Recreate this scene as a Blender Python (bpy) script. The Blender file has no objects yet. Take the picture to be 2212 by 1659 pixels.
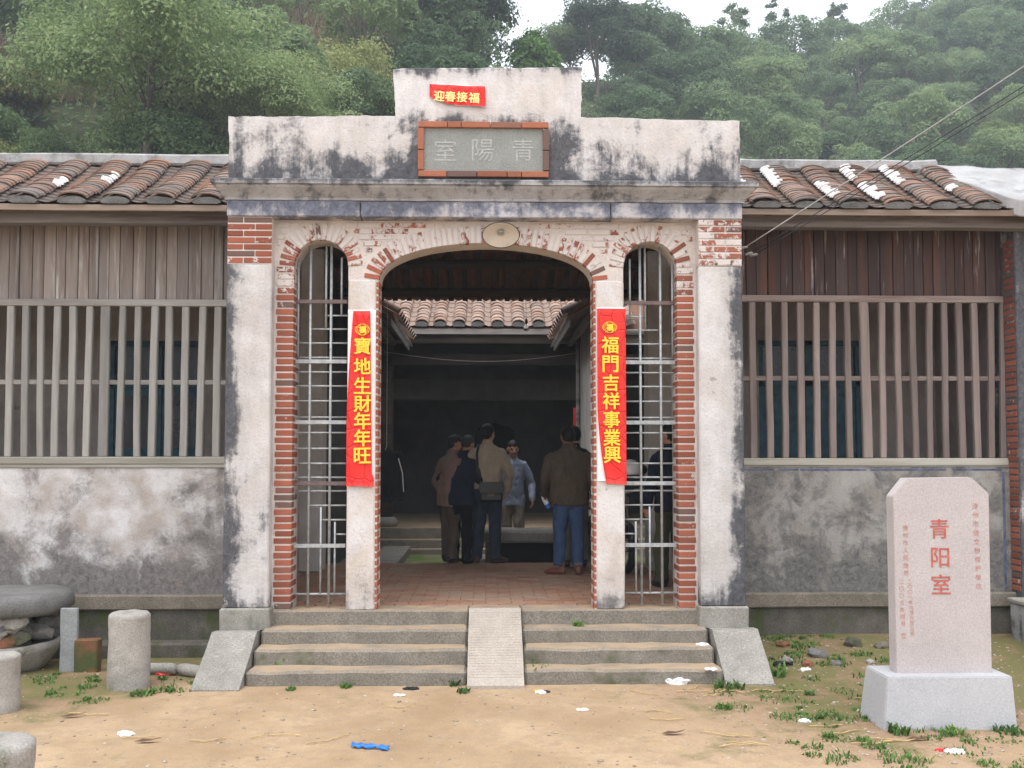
import bpy, bmesh, math, random
import numpy as np
from mathutils import Vector, Matrix, kdtree, noise as mnoise

R = math.radians
rnd = random.Random(7)
scene = bpy.context.scene
C = scene.collection

# ------------------------------------------------------------------ camera
PITCH = math.radians(2.7)
FPX, CU = 2150.0, 1106.0
CV = 990.0 - FPX * math.tan(PITCH)             # principal point: the lens is shifted a little, uprights converge less
#           # focal length and centre, in units of a 2212 px wide picture
CAM = np.array([0.0, -9.1, 1.93])
YAW = math.atan(56 / FPX)
cd = bpy.data.cameras.new('camera')
cam = bpy.data.objects.new('camera', cd)
C.objects.link(cam)
cam.location = CAM
cam.rotation_euler = (math.pi / 2 + PITCH, 0, -YAW)
cd.sensor_width = 36.0
cd.lens = 36.0 * FPX / 2212.0
cd.shift_y = (CV - 829.5) / 2212.0
cd.clip_start, cd.clip_end = 0.05, 2000
scene.camera = cam

# ------------------------------------------------------------------ sky and light (overcast)
world = bpy.data.worlds.new('World')
scene.world = world
world.use_nodes = True
wt = world.node_tree
wt.nodes.clear()
sky = wt.nodes.new('ShaderNodeTexSky')
sky.sky_type = 'NISHITA'
sky.sun_disc = False
SUN_EL, SUN_AZ = R(70), R(200)
sky.sun_elevation, sky.sun_rotation = SUN_EL, SUN_AZ
sky.air_density, sky.dust_density, sky.ozone_density = 1.0, 4.0, 1.0
hs = wt.nodes.new('ShaderNodeHueSaturation')
hs.inputs['Saturation'].default_value = 0.16
ov = wt.nodes.new('ShaderNodeMix')               # closed cloud cover over the clear-sky colours
ov.data_type = 'RGBA'
ov.inputs[0].default_value = 0.6
ov.inputs[7].default_value = (7.2, 7.5, 8.05, 1)
bg = wt.nodes.new('ShaderNodeBackground')
bg.inputs['Strength'].default_value = 0.15
wo = wt.nodes.new('ShaderNodeOutputWorld')
wt.links.new(sky.outputs[0], hs.inputs['Color'])
wt.links.new(hs.outputs[0], ov.inputs[6])
wt.links.new(ov.outputs[2], bg.inputs['Color'])
wt.links.new(bg.outputs[0], wo.inputs['Surface'])
sd = bpy.data.lights.new('sun', 'SUN')
sd.energy, sd.angle, sd.color = 0.9, R(45), (1.0, 0.985, 0.965)
sun = bpy.data.objects.new('sun', sd)
C.objects.link(sun)
sun.location = (0, -20, 40)
# direction the light comes from: same azimuth as the sky's sun (clockwise from +Y)
sv = Vector((math.sin(SUN_AZ) * math.cos(SUN_EL), math.cos(SUN_AZ) * math.cos(SUN_EL), math.sin(SUN_EL)))
sun.rotation_euler = sv.to_track_quat('Z', 'Y').to_euler()
vs = scene.view_settings
vs.view_transform, vs.look, vs.gamma, vs.exposure = 'Standard', 'None', 1.0, 1.0
vs.use_curve_mapping = False
cy = scene.cycles
cy.use_denoising = True
cy.max_bounces, cy.diffuse_bounces, cy.glossy_bounces = 6, 4, 2
cy.transparent_max_bounces, cy.volume_bounces, cy.transmission_bounces = 6, 0, 4
cy.caustics_reflective = cy.caustics_refractive = False

_fw = np.array([math.sin(YAW) * math.cos(PITCH), math.cos(YAW) * math.cos(PITCH), math.sin(PITCH)])
_rt = np.array([math.cos(YAW), -math.sin(YAW), 0.0])
_up = np.cross(_rt, _fw)
def P(u, v, y=None, z=None):
    """pixel of the photograph (2212 wide) -> point on the plane y = const or z = const"""
    d = _fw + _rt * (u - CU) / FPX - _up * (v - CV) / FPX
    t = (y - CAM[1]) / d[1] if y is not None else (z - CAM[2]) / d[2]
    return CAM + d * t
def PX(u, y, v=900): return float(P(u, v, y)[0])
def PZ(v, y, u=1050): return float(P(u, v, y)[2])

# ------------------------------------------------------------------ node helper
class G:
    def __init__(s, name):
        s.m = bpy.data.materials.new(name)
        s.m.use_nodes = True
        s.t = s.m.node_tree
        s.t.nodes.clear()
        s._pos = None
    def nd(s, typ, **k):
        n = s.t.nodes.new(typ)
        for a, b in k.items(): setattr(n, a, b)
        return n
    def put(s, sock, v):
        if isinstance(v, bpy.types.NodeSocket): s.t.links.new(v, sock)
        elif isinstance(v, (tuple, list)):
            sock.default_value = tuple(v) + (1,) if len(v) == 3 and len(sock.default_value) == 4 else tuple(v)
        else: sock.default_value = v
    def pos(s):
        if s._pos is None: s._pos = s.nd('ShaderNodeNewGeometry').outputs['Position']
        return s._pos
    def obj(s): return s.nd('ShaderNodeTexCoord').outputs['Object']
    def rand(s): return s.nd('ShaderNodeObjectInfo').outputs['Random']
    def island(s): return s.nd('ShaderNodeNewGeometry').outputs['Random Per Island']
    def mp(s, vec, sc=(1, 1, 1), loc=(0, 0, 0)):
        n = s.nd('ShaderNodeMapping')
        s.put(n.inputs['Vector'], vec); s.put(n.inputs['Scale'], sc); s.put(n.inputs['Location'], loc)
        return n.outputs[0]
    def add(s, vec, k):
        n = s.nd('ShaderNodeVectorMath', operation='ADD')
        s.put(n.inputs[0], vec); s.put(n.inputs[1], k)
        return n.outputs[0]
    def noise(s, vec, scale, detail=4.0, rough=0.55, dist=0.0):
        n = s.nd('ShaderNodeTexNoise')
        s.put(n.inputs['Vector'], vec); s.put(n.inputs['Scale'], scale); s.put(n.inputs['Detail'], detail)
        s.put(n.inputs['Roughness'], rough); s.put(n.inputs['Distortion'], dist)
        return n.outputs[0]
    def voro(s, vec, scale, feature='F1'):
        n = s.nd('ShaderNodeTexVoronoi', feature=feature)
        s.put(n.inputs['Vector'], vec); s.put(n.inputs['Scale'], scale)
        return n.outputs['Distance']
    def M(s, op, a, b=0.0, c=0.0):
        n = s.nd('ShaderNodeMath', operation=op)
        s.put(n.inputs[0], a); s.put(n.inputs[1], b); s.put(n.inputs[2], c)
        return n.outputs[0]
    def step(s, v, a, b, lo=0.0, hi=1.0):
        n = s.nd('ShaderNodeMapRange')
        s.put(n.inputs[0], v); s.put(n.inputs[1], a); s.put(n.inputs[2], b); s.put(n.inputs[3], lo); s.put(n.inputs[4], hi)
        return n.outputs[0]
    def sep(s, v):
        n = s.nd('ShaderNodeSeparateXYZ'); s.put(n.inputs[0], v)
        return n.outputs
    def mix(s, f, a, b, bt='MIX'):
        n = s.nd('ShaderNodeMix', data_type='RGBA', blend_type=bt)
        s.put(n.inputs[0], f); s.put(n.inputs[6], a); s.put(n.inputs[7], b)
        return n.outputs[2]
    def hsv(s, col, h=.5, sa=1.0, v=1.0):
        n = s.nd('ShaderNodeHueSaturation')
        s.put(n.inputs['Color'], col); s.put(n.inputs['Hue'], h); s.put(n.inputs['Saturation'], sa); s.put(n.inputs['Value'], v)
        return n.outputs[0]
    def out(s, col, rough=0.85, bump=None, bs=0.4, bd=0.01, metal=0.0, spec=0.25, **k):
        b = s.nd('ShaderNodeBsdfPrincipled')
        s.put(b.inputs['Base Color'], col); s.put(b.inputs['Roughness'], rough); s.put(b.inputs['Metallic'], metal)
        s.put(b.inputs['Specular IOR Level'], spec)
        for a, v in k.items(): s.put(b.inputs[a], v)
        if bump is not None:
            n = s.nd('ShaderNodeBump')
            s.put(n.inputs['Strength'], bs); s.put(n.inputs['Distance'], bd); s.put(n.inputs['Height'], bump)
            s.t.links.new(n.outputs[0], b.inputs['Normal'])
        o = s.nd('ShaderNodeOutputMaterial')
        s.t.links.new(b.outputs[0], o.inputs['Surface'])
        return s.m

def plain(name, col, rough=.7, var=.25, scale=14, metal=0.0, bs=.2, spec=.25):
    g = G(name); p = g.obj(); n = g.noise(p, scale, 5)
    v = g.step(n, .25, .75, 1 - var, 1 + var)
    return g.out(g.hsv(col, .5, 1.0, v), rough, n, bs, .004, metal, spec)

# ------------------------------------------------------------------ objects
def tag(o, label=None, cat=None, group=None, kind=None):
    if label: o['label'] = label
    if cat: o['category'] = cat
    if group: o['group'] = group
    if kind: o['kind'] = kind
    return o
def thing(name, label, cat, loc=(0, 0, 0), group=None, rz=0.0):
    o = bpy.data.objects.new(name, None)
    o.empty_display_size = .1
    C.objects.link(o)
    o.location = loc; o.rotation_euler = (0, 0, rz)
    return tag(o, label, cat, group)
def pinv(par):
    m = Matrix.LocRotScale(Vector(par.location), par.rotation_euler.to_quaternion(), Vector(par.scale))
    if par.parent: m = pinv_world(par)
    return m.inverted()
def pinv_world(o):
    m = Matrix.LocRotScale(Vector(o.location), o.rotation_euler.to_quaternion(), Vector(o.scale))
    if o.parent: m = pinv_world(o.parent) @ o.matrix_parent_inverse @ m
    return m
def link(name, me, mat=None, parent=None, world=True):
    """world=True: the mesh is given in world coordinates and keeps its place under the parent"""
    o = bpy.data.objects.new(name, me)
    C.objects.link(o)
    if mat is not None and not me.materials: me.materials.append(mat)
    if parent is not None:
        o.parent = parent
        if world: o.matrix_parent_inverse = pinv_world(parent).inverted()
    return o
def copy_tree(o, parent=None):
    c = o.copy(); C.objects.link(c)
    if parent is not None: c.parent = parent
    for ch in [x for x in o.children]: copy_tree(ch, c)
    return c

def fast_mesh(name, V, F, smooth=False):
    """V (n,3), F (m,k) arrays of equal-sized faces"""
    V = np.asarray(V, np.float32); F = np.asarray(F, np.int32)
    me = bpy.data.meshes.new(name)
    k = F.shape[1]
    me.vertices.add(len(V)); me.vertices.foreach_set('co', V.ravel())
    me.loops.add(F.size); me.loops.foreach_set('vertex_index', F.ravel())
    me.polygons.add(len(F)); me.polygons.foreach_set('loop_start', np.arange(0, F.size, k, dtype=np.int32))
    me.polygons.foreach_set('use_smooth', np.full(len(F), smooth))
    me.update(calc_edges=True)
    return me

class MB:
    """collects shapes; build() makes ONE mesh object of them"""
    def __init__(s): s.v, s.f = [], []
    def add(s, V, F):
        b = len(s.v)
        s.v += [tuple(map(float, p)) for p in V]
        s.f += [tuple(i + b for i in f) for f in F]
        return s
    def box(s, x0, x1, y0, y1, z0, z1, c=0.0, M=None):
        if c <= 0:
            V = [(x, y, z) for z in (z0, z1) for y in (y0, y1) for x in (x0, x1)]
            F = [(0, 2, 3, 1), (4, 5, 7, 6), (0, 1, 5, 4), (1, 3, 7, 5), (3, 2, 6, 7), (2, 0, 4, 6)]
        else:
            V, F = chamfer_box(x0, x1, y0, y1, z0, z1, c)
        if M is not None: V = [M @ Vector(p) for p in V]
        return s.add(V, F)
    def prism(s, poly, a0, a1, axis='y'):
        """poly: 2D outline, counter-clockwise seen from -axis"""
        n = len(poly)
        mk = {'y': lambda p, a: (p[0], a, p[1]), 'x': lambda p, a: (a, p[0], p[1]), 'z': lambda p, a: (p[0], p[1], a)}[axis]
        V = [mk(p, a0) for p in poly] + [mk(p, a1) for p in poly]
        F = [tuple(range(n)), tuple(range(2 * n - 1, n - 1, -1))]
        F += [(i, i + n, (i + 1) % n + n, (i + 1) % n) for i in range(n)]
        return s.add(V, F)
    def tube(s, pts, rad, n=8, cap=True):
        pts = [Vector(p) for p in pts]
        rad = rad if isinstance(rad, (list, tuple)) else [rad] * len(pts)
        V, F = [], []
        t0 = (pts[1] - pts[0]).normalized()
        ref = Vector((0, 0, 1)) if abs(t0.z) < .9 else Vector((1, 0, 0))
        a = t0.cross(ref).normalized()
        for i, p in enumerate(pts):
            t = (pts[min(i + 1, len(pts) - 1)] - pts[max(i - 1, 0)]).normalized()
            a = (a - t * a.dot(t)).normalized(); b = t.cross(a)
            for k in range(n):
                w = 2 * math.pi * k / n
                V.append(p + (a * math.cos(w) + b * math.sin(w)) * rad[i])
        for i in range(len(pts) - 1):
            for k in range(n):
                F.append((i * n + k, i * n + (k + 1) % n, (i + 1) * n + (k + 1) % n, (i + 1) * n + k))
        if cap:
            F.append(tuple(range(n - 1, -1, -1))); F.append(tuple(range((len(pts) - 1) * n, len(pts) * n)))
        return s.add(V, F)
    def lathe(s, prof, n=32, M=None, cap=True):
        V, F = [], []
        for r, z in prof:
            for k in range(n):
                w = 2 * math.pi * k / n
                V.append(Vector((r * math.cos(w), r * math.sin(w), z)))
        for i in range(len(prof) - 1):
            for k in range(n):
                F.append((i * n + k, i * n + (k + 1) % n, (i + 1) * n + (k + 1) % n, (i + 1) * n + k))
        if cap:
            F.append(tuple(range(n - 1, -1, -1))); F.append(tuple(range((len(prof) - 1) * n, len(prof) * n)))
        if M is not None: V = [M @ p for p in V]
        return s.add(V, F)
    def mesh(s, name, smooth=False, subdiv=0, jit=0.0, jscale=4.0):
        me = bpy.data.meshes.new(name)
        me.from_pydata(s.v, [], s.f)
        if subdiv or jit:
            bm = bmesh.new(); bm.from_mesh(me)
            if subdiv: bmesh.ops.subdivide_edges(bm, edges=bm.edges[:], cuts=subdiv, use_grid_fill=True)
            if jit:
                for v in bm.verts: v.co += mnoise.noise_vector(v.co * jscale) * jit
            bm.to_mesh(me); bm.free()
        if smooth: me.polygons.foreach_set('use_smooth', [True] * len(me.polygons))
        me.update()
        return me
    def build(s, name, mat, parent=None, smooth=False, world=True, **k):
        return link(name, s.mesh(name, smooth, **k), mat, parent, world)

def chamfer_box(x0, x1, y0, y1, z0, z1, c):
    lo, hi = (x0, y0, z0), (x1, y1, z1)
    V, idx = [], {}
    for sx in (0, 1):
        for sy in (0, 1):
            for sz in (0, 1):
                S = (sx, sy, sz)
                for ax in range(3):
                    p = [(hi[k] if S[k] else lo[k]) if k == ax else ((hi[k] - c) if S[k] else (lo[k] + c)) for k in range(3)]
                    idx[(S, ax)] = len(V); V.append(tuple(p))
    F = []
    for ax in range(3):                       # big faces
        a, b = [(1, 2), (2, 0), (0, 1)][ax]
        for s in (0, 1):
            q = []
            for (i, j) in ((0, 0), (1, 0), (1, 1), (0, 1)):
                S = [0, 0, 0]; S[ax] = s; S[a] = i; S[b] = j
                q.append(idx[(tuple(S), ax)])
            F.append(tuple(q if s else q[::-1]))
    for ax in range(3):                       # edge faces along axis ax
        a, b = [(1, 2), (2, 0), (0, 1)][ax]
        for i in (0, 1):
            for j in (0, 1):
                S0, S1 = [0, 0, 0], [0, 0, 0]
                S0[a] = S1[a] = i; S0[b] = S1[b] = j; S1[ax] = 1
                S0, S1 = tuple(S0), tuple(S1)
                q = [idx[(S0, a)], idx[(S1, a)], idx[(S1, b)], idx[(S0, b)]]
                F.append(tuple(q[::-1] if i == j else q))
    for sx in (0, 1):
        for sy in (0, 1):
            for sz in (0, 1):
                q = [idx[((sx, sy, sz), k)] for k in range(3)]
                F.append(tuple(q if (sx + sy + sz) % 2 else q[::-1]))
    return V, F

def box_obj(name, mat, parent, x0, x1, y0, y1, z0, z1, c=.006, **k):
    return MB().box(x0, x1, y0, y1, z0, z1, c).build(name, mat, parent, **k)

_tc = {}
def glyphs(ch, size, bold=0.0, depth=0.0):
    """mesh of one printed or carved character, centred, in the x-z plane facing -y"""
    key = (ch, round(size, 4), round(bold, 5), depth)
    if key in _tc: return _tc[key]
    cu = bpy.data.curves.new('lettering', 'FONT')
    cu.body = ch; cu.size = 1.0; cu.extrude = depth / size
    cu.align_x = 'CENTER'
    cu.resolution_u = 3
    o = bpy.data.objects.new('lettering', cu); C.objects.link(o)
    dg = bpy.context.evaluated_depsgraph_get()
    me = bpy.data.meshes.new_from_object(o.evaluated_get(dg))
    bpy.data.objects.remove(o); bpy.data.curves.remove(cu)
    co = np.array([v.co for v in me.vertices])
    if len(co):
        mn, mx = co.min(0), co.max(0)
        cx, cyy = (mn[0] + mx[0]) / 2, (mn[1] + mx[1]) / 2
        s = size / max(mx[1] - mn[1], mx[0] - mn[0], 1e-6)
        new = np.stack([(co[:, 0] - cx) * s, -co[:, 2] * size, (co[:, 1] - cyy) * s], 1)
        if bold > 0:                          # brush-heavy strokes: the glyph laid down several times, slightly shifted
            fs = [tuple(p.vertices) for p in me.polygons]; nv = len(new)
            VV, FF = [], []
            for q, (dx, dz) in enumerate(((0, 0), (.8, .8), (-.8, .8), (.8, -.8), (-.8, -.8), (1.1, 0), (-1.1, 0))):
                VV += [tuple(p) for p in new + np.array([dx * bold, -.00012 * q, dz * bold])]
                FF += [tuple(i + q * nv for i in f) for f in fs]
            bpy.data.meshes.remove(me)
            me = bpy.data.meshes.new('lettering'); me.from_pydata(VV, [], FF)
        else: me.vertices.foreach_set('co', new.astype(np.float32).ravel())
        me.update()
    me.name = 'lettering'
    me.materials.clear()
    _tc[key] = me
    return me
# ================================================================== materials
def plaster(name, white, warm, mould, thr, scale=1.6, zlo=None, zhi=None, edge=None, streak=.5, bs=.5, plaque=False, drip=None):
    """lime-washed plaster with black mould; thr: how much of it is clean (higher = cleaner)"""
    g = G(name); p = g.pos(); xyz = g.sep(p)
    big = g.noise(p, scale, 8, .66, .3)
    st = g.noise(g.mp(p, (7, 7, 1.1)), 1.5, 5, .6, .3)
    m = g.M('ADD', g.M('MULTIPLY', big, 1 - streak), g.M('MULTIPLY', st, streak))
    if zlo: m = g.M('ADD', m, g.step(xyz[2], zlo[0], zlo[1], zlo[2], 0.0))
    if zhi: m = g.M('ADD', m, g.step(xyz[2], zhi[0], zhi[1], 0.0, zhi[2]))
    if edge: m = g.M('ADD', m, g.step(g.M('ABSOLUTE', xyz[0]), edge[0], edge[1], 0.0, edge[2]))
    if plaque:
        dx = g.step(g.M('ABSOLUTE', g.M('ADD', xyz[0], .03)), .66, .95, .16, 0.0)
        dz = g.step(xyz[2], 5.02, 5.14, 1.0, 0.0)
        m = g.M('ADD', m, g.M('MULTIPLY', dx, dz))
    fine = g.noise(p, 17, 5, .7, .8)
    m = g.M('ADD', m, g.M('MULTIPLY', g.M('SUBTRACT', fine, .5), .22))
    fac = g.step(m, thr, thr + .10)
    fac2 = g.step(m, thr - .16, thr + .02)
    tint = g.noise(p, 3.1, 4)
    w = g.mix(g.step(tint, .4, .62), white, warm)
    w = g.mix(g.M('MULTIPLY', fac2, .42), w, tuple(.45 * i + .55 * j for i, j in zip(white, mould)))
    speck = g.step(g.noise(p, 60, 3, .7), .36, .48, .85, 1.0)
    peel = g.step(g.noise(g.add(p, (3.7, 1.3, 8.1)), scale * 1.3, 9, .72, .3), .655, .668)
    col = g.mix(fac, w, g.mix(g.step(fine, .3, .7), mould, tuple(min(1, c * 2.6) for c in mould)))
    col = g.mix(g.M('MULTIPLY', peel, .8), col, g.mix(fine, tuple(.5 * c for c in warm), tuple(.72 * c for c in warm)))
    col = g.hsv(col, .5, 1.0, speck)
    bmp = g.M('ADD', g.M('ADD', g.M('MULTIPLY', fac, -.5), g.M('MULTIPLY', peel, -1.2)), g.M('ADD', g.noise(p, 40, 5, .6), g.M('MULTIPLY', big, 1.5)))
    return g.out(col, .92, bmp, bs, .012, spec=.12)

def brick_mat(name, red, lime_amt, dark=(.16, .10, .085), limec=(.66, .60, .57)):
    g = G(name); p = g.pos(); r = g.rand()
    n = g.noise(p, 30, 5, .65)
    cr = g.mix(g.step(r, .0, 1.0), tuple(c * .66 for c in red), tuple(min(1, c * 1.18) for c in red))
    cr = g.mix(g.step(r, .86, .9), cr, dark)
    cr = g.mix(g.step(n, .5, .75, 0, .55), cr, dark)
    wn = g.M('ADD', g.noise(p, 14, 5, .7, .6), g.M('MULTIPLY', g.M('SUBTRACT', g.M('FRACT', g.M('MULTIPLY', r, 7.31)), .5), .22))
    lime = g.step(wn, 1 - lime_amt - .03, 1 - lime_amt + .03)
    lc = g.mix(g.noise(p, 9, 3), limec, tuple(c * .8 for c in limec))
    col = g.mix(lime, cr, lc)
    return g.out(col, .9, g.M('ADD', n, g.M('MULTIPLY', lime, .6)), .5, .006, spec=.12)

def stone(name, a, b, moss=0.0, speck=.35, bs=.5, scale=6, sand=None, mossz=None, rough=.92):
    g = G(name); p = g.pos(); xyz = g.sep(p)
    n1 = g.noise(p, scale, 6, .6); n2 = g.noise(p, 70, 3, .7); n3 = g.noise(p, 160, 2, .5)
    col = g.mix(g.step(n1, .3, .7), a, b)
    col = g.hsv(col, .5, 1.0, g.step(n2, .3, .7, 1 - speck, 1 + speck))
    col = g.hsv(col, .5, 1.0, g.step(n3, .35, .65, .86, 1.12))
    if moss > 0:
        mm = g.M('ADD', g.noise(p, 2.6, 5, .65), g.M('MULTIPLY', g.M('SUBTRACT', n2, .5), .3))
        if mossz: mm = g.M('ADD', mm, g.step(xyz[2], mossz[0], mossz[1], mossz[2], 0.0))
        col = g.mix(g.step(mm, .78 - moss * .5, .92 - moss * .5), col, g.mix(n2, (.035, .045, .018), (.11, .125, .05)))
    if sand:
        nz = g.sep(g.nd('ShaderNodeNewGeometry').outputs['Normal'])[2]
        sf = g.M('MULTIPLY', g.step(nz, .6, .95), g.step(g.noise(p, 3.5, 5, .6), .3, .55, .25, .95))
        col = g.mix(sf, col, sand)
    return g.out(col, rough, g.M('ADD', n2, g.M('MULTIPLY', n1, 1.6)), bs, .008, spec=.15)

def wood(name, a, b, c, axis=2, scale=1.0, rough=.85, lime=0.0):
    g = G(name); p = g.pos(); r = g.rand()
    off = g.M('MULTIPLY', r, 40.0)
    pp = g.add(p, g.nd('ShaderNodeCombineXYZ').outputs[0])
    cx = g.nd('ShaderNodeCombineXYZ')
    for i in range(3): g.put(cx.inputs[i], off)
    pp = g.add(p, cx.outputs[0])
    sc = [16 * scale] * 3; sc[axis] = 1.0 * scale
    n = g.noise(g.mp(pp, sc), 2.0, 6, .65, .5)
    n2 = g.noise(g.mp(pp, [s_ * .4 for s_ in sc]), 1.3, 4, .6)
    col = g.mix(g.step(n, .3, .7), a, b)
    col = g.mix(g.step(n2, .48, .7), col, c)
    if lime > 0:
        col = g.mix(g.step(g.noise(g.mp(pp, [s_ * .3 for s_ in sc]), 3.0, 5, .7), 1 - lime, 1.12 - lime), col, (.42, .40, .39))
    col = g.hsv(col, .5, 1.0, g.step(r, 0, 1, .78, 1.2))
    return g.out(col, rough, n, .35, .004, spec=.15)

def tilemat(name, pal, limec=(.62, .60, .58), lime=.2, dirt=.35):
    g = G(name); p = g.pos(); r = g.rand()
    n = g.noise(p, 18, 5, .65); big = g.noise(p, 1.6, 4, .6)
    rp = g.nd('ShaderNodeValToRGB'); g.put(rp.inputs[0], r)
    el = rp.color_ramp.elements
    while len(el) < len(pal): el.new(.5)
    for i, c in enumerate(pal):
        el[i].position = i / (len(pal) - 1); el[i].color = (*c, 1)
    col = g.hsv(rp.outputs[0], .5, 1.0, g.step(n, .3, .7, .75, 1.2))
    d = g.M('ADD', g.M('MULTIPLY', n, .45), g.M('MULTIPLY', big, .55))
    col = g.mix(g.step(d, .62 - dirt * .3, .78 - dirt * .3, 0, .85), col, (.10, .092, .085))
    col = g.mix(g.step(g.noise(p, 5.5, 6, .75, .5), .80 - lime * .5, .86 - lime * .5, 0, .85), col, limec)
    return g.out(col, .9, n, .5, .006, spec=.12)

def cloth(name, col, var=.22, rough=.9, sheen=True):
    g = G(name); p = g.obj()
    n = g.noise(p, 7, 4, .6); w = g.noise(p, 320, 2, .5); f = g.noise(g.mp(p, (10, 10, 5)), 1.4, 3, .5, 1.0)
    c = g.hsv(col, .5, 1.0, g.step(n, .25, .75, 1 - var, 1 + var))
    return g.out(c, rough, g.M('ADD', g.M('MULTIPLY', w, .05), f), .9, .035, spec=.08)

def leafmat(name, dark, mid, lite, var=.5, bigscale=.35):
    g = G(name); p = g.pos(); r = g.rand(); i = g.island()
    b = g.noise(p, bigscale, 4, .6)
    f = g.M('ADD', g.M('MULTIPLY', i, var), g.M('ADD', g.M('MULTIPLY', b, 1.0 - var * .5), g.M('MULTIPLY', g.M('SUBTRACT', r, .5), .75)))
    col = g.mix(g.step(f, .25, .6), dark, mid)
    col = g.mix(g.step(f, .62, 1.05), col, lite)
    b_ = g.nd('ShaderNodeBsdfPrincipled')
    g.put(b_.inputs['Base Color'], col); g.put(b_.inputs['Roughness'], .6); g.put(b_.inputs['Specular IOR Level'], .25)
    tr = g.nd('ShaderNodeBsdfTranslucent'); g.put(tr.inputs['Color'], col)
    mx = g.nd('ShaderNodeMixShader'); mx.inputs[0].default_value = .42
    o = g.nd('ShaderNodeOutputMaterial')
    g.t.links.new(b_.outputs[0], mx.inputs[1]); g.t.links.new(tr.outputs[0], mx.inputs[2]); g.t.links.new(mx.outputs[0], o.inputs[0])
    return g.m

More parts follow.
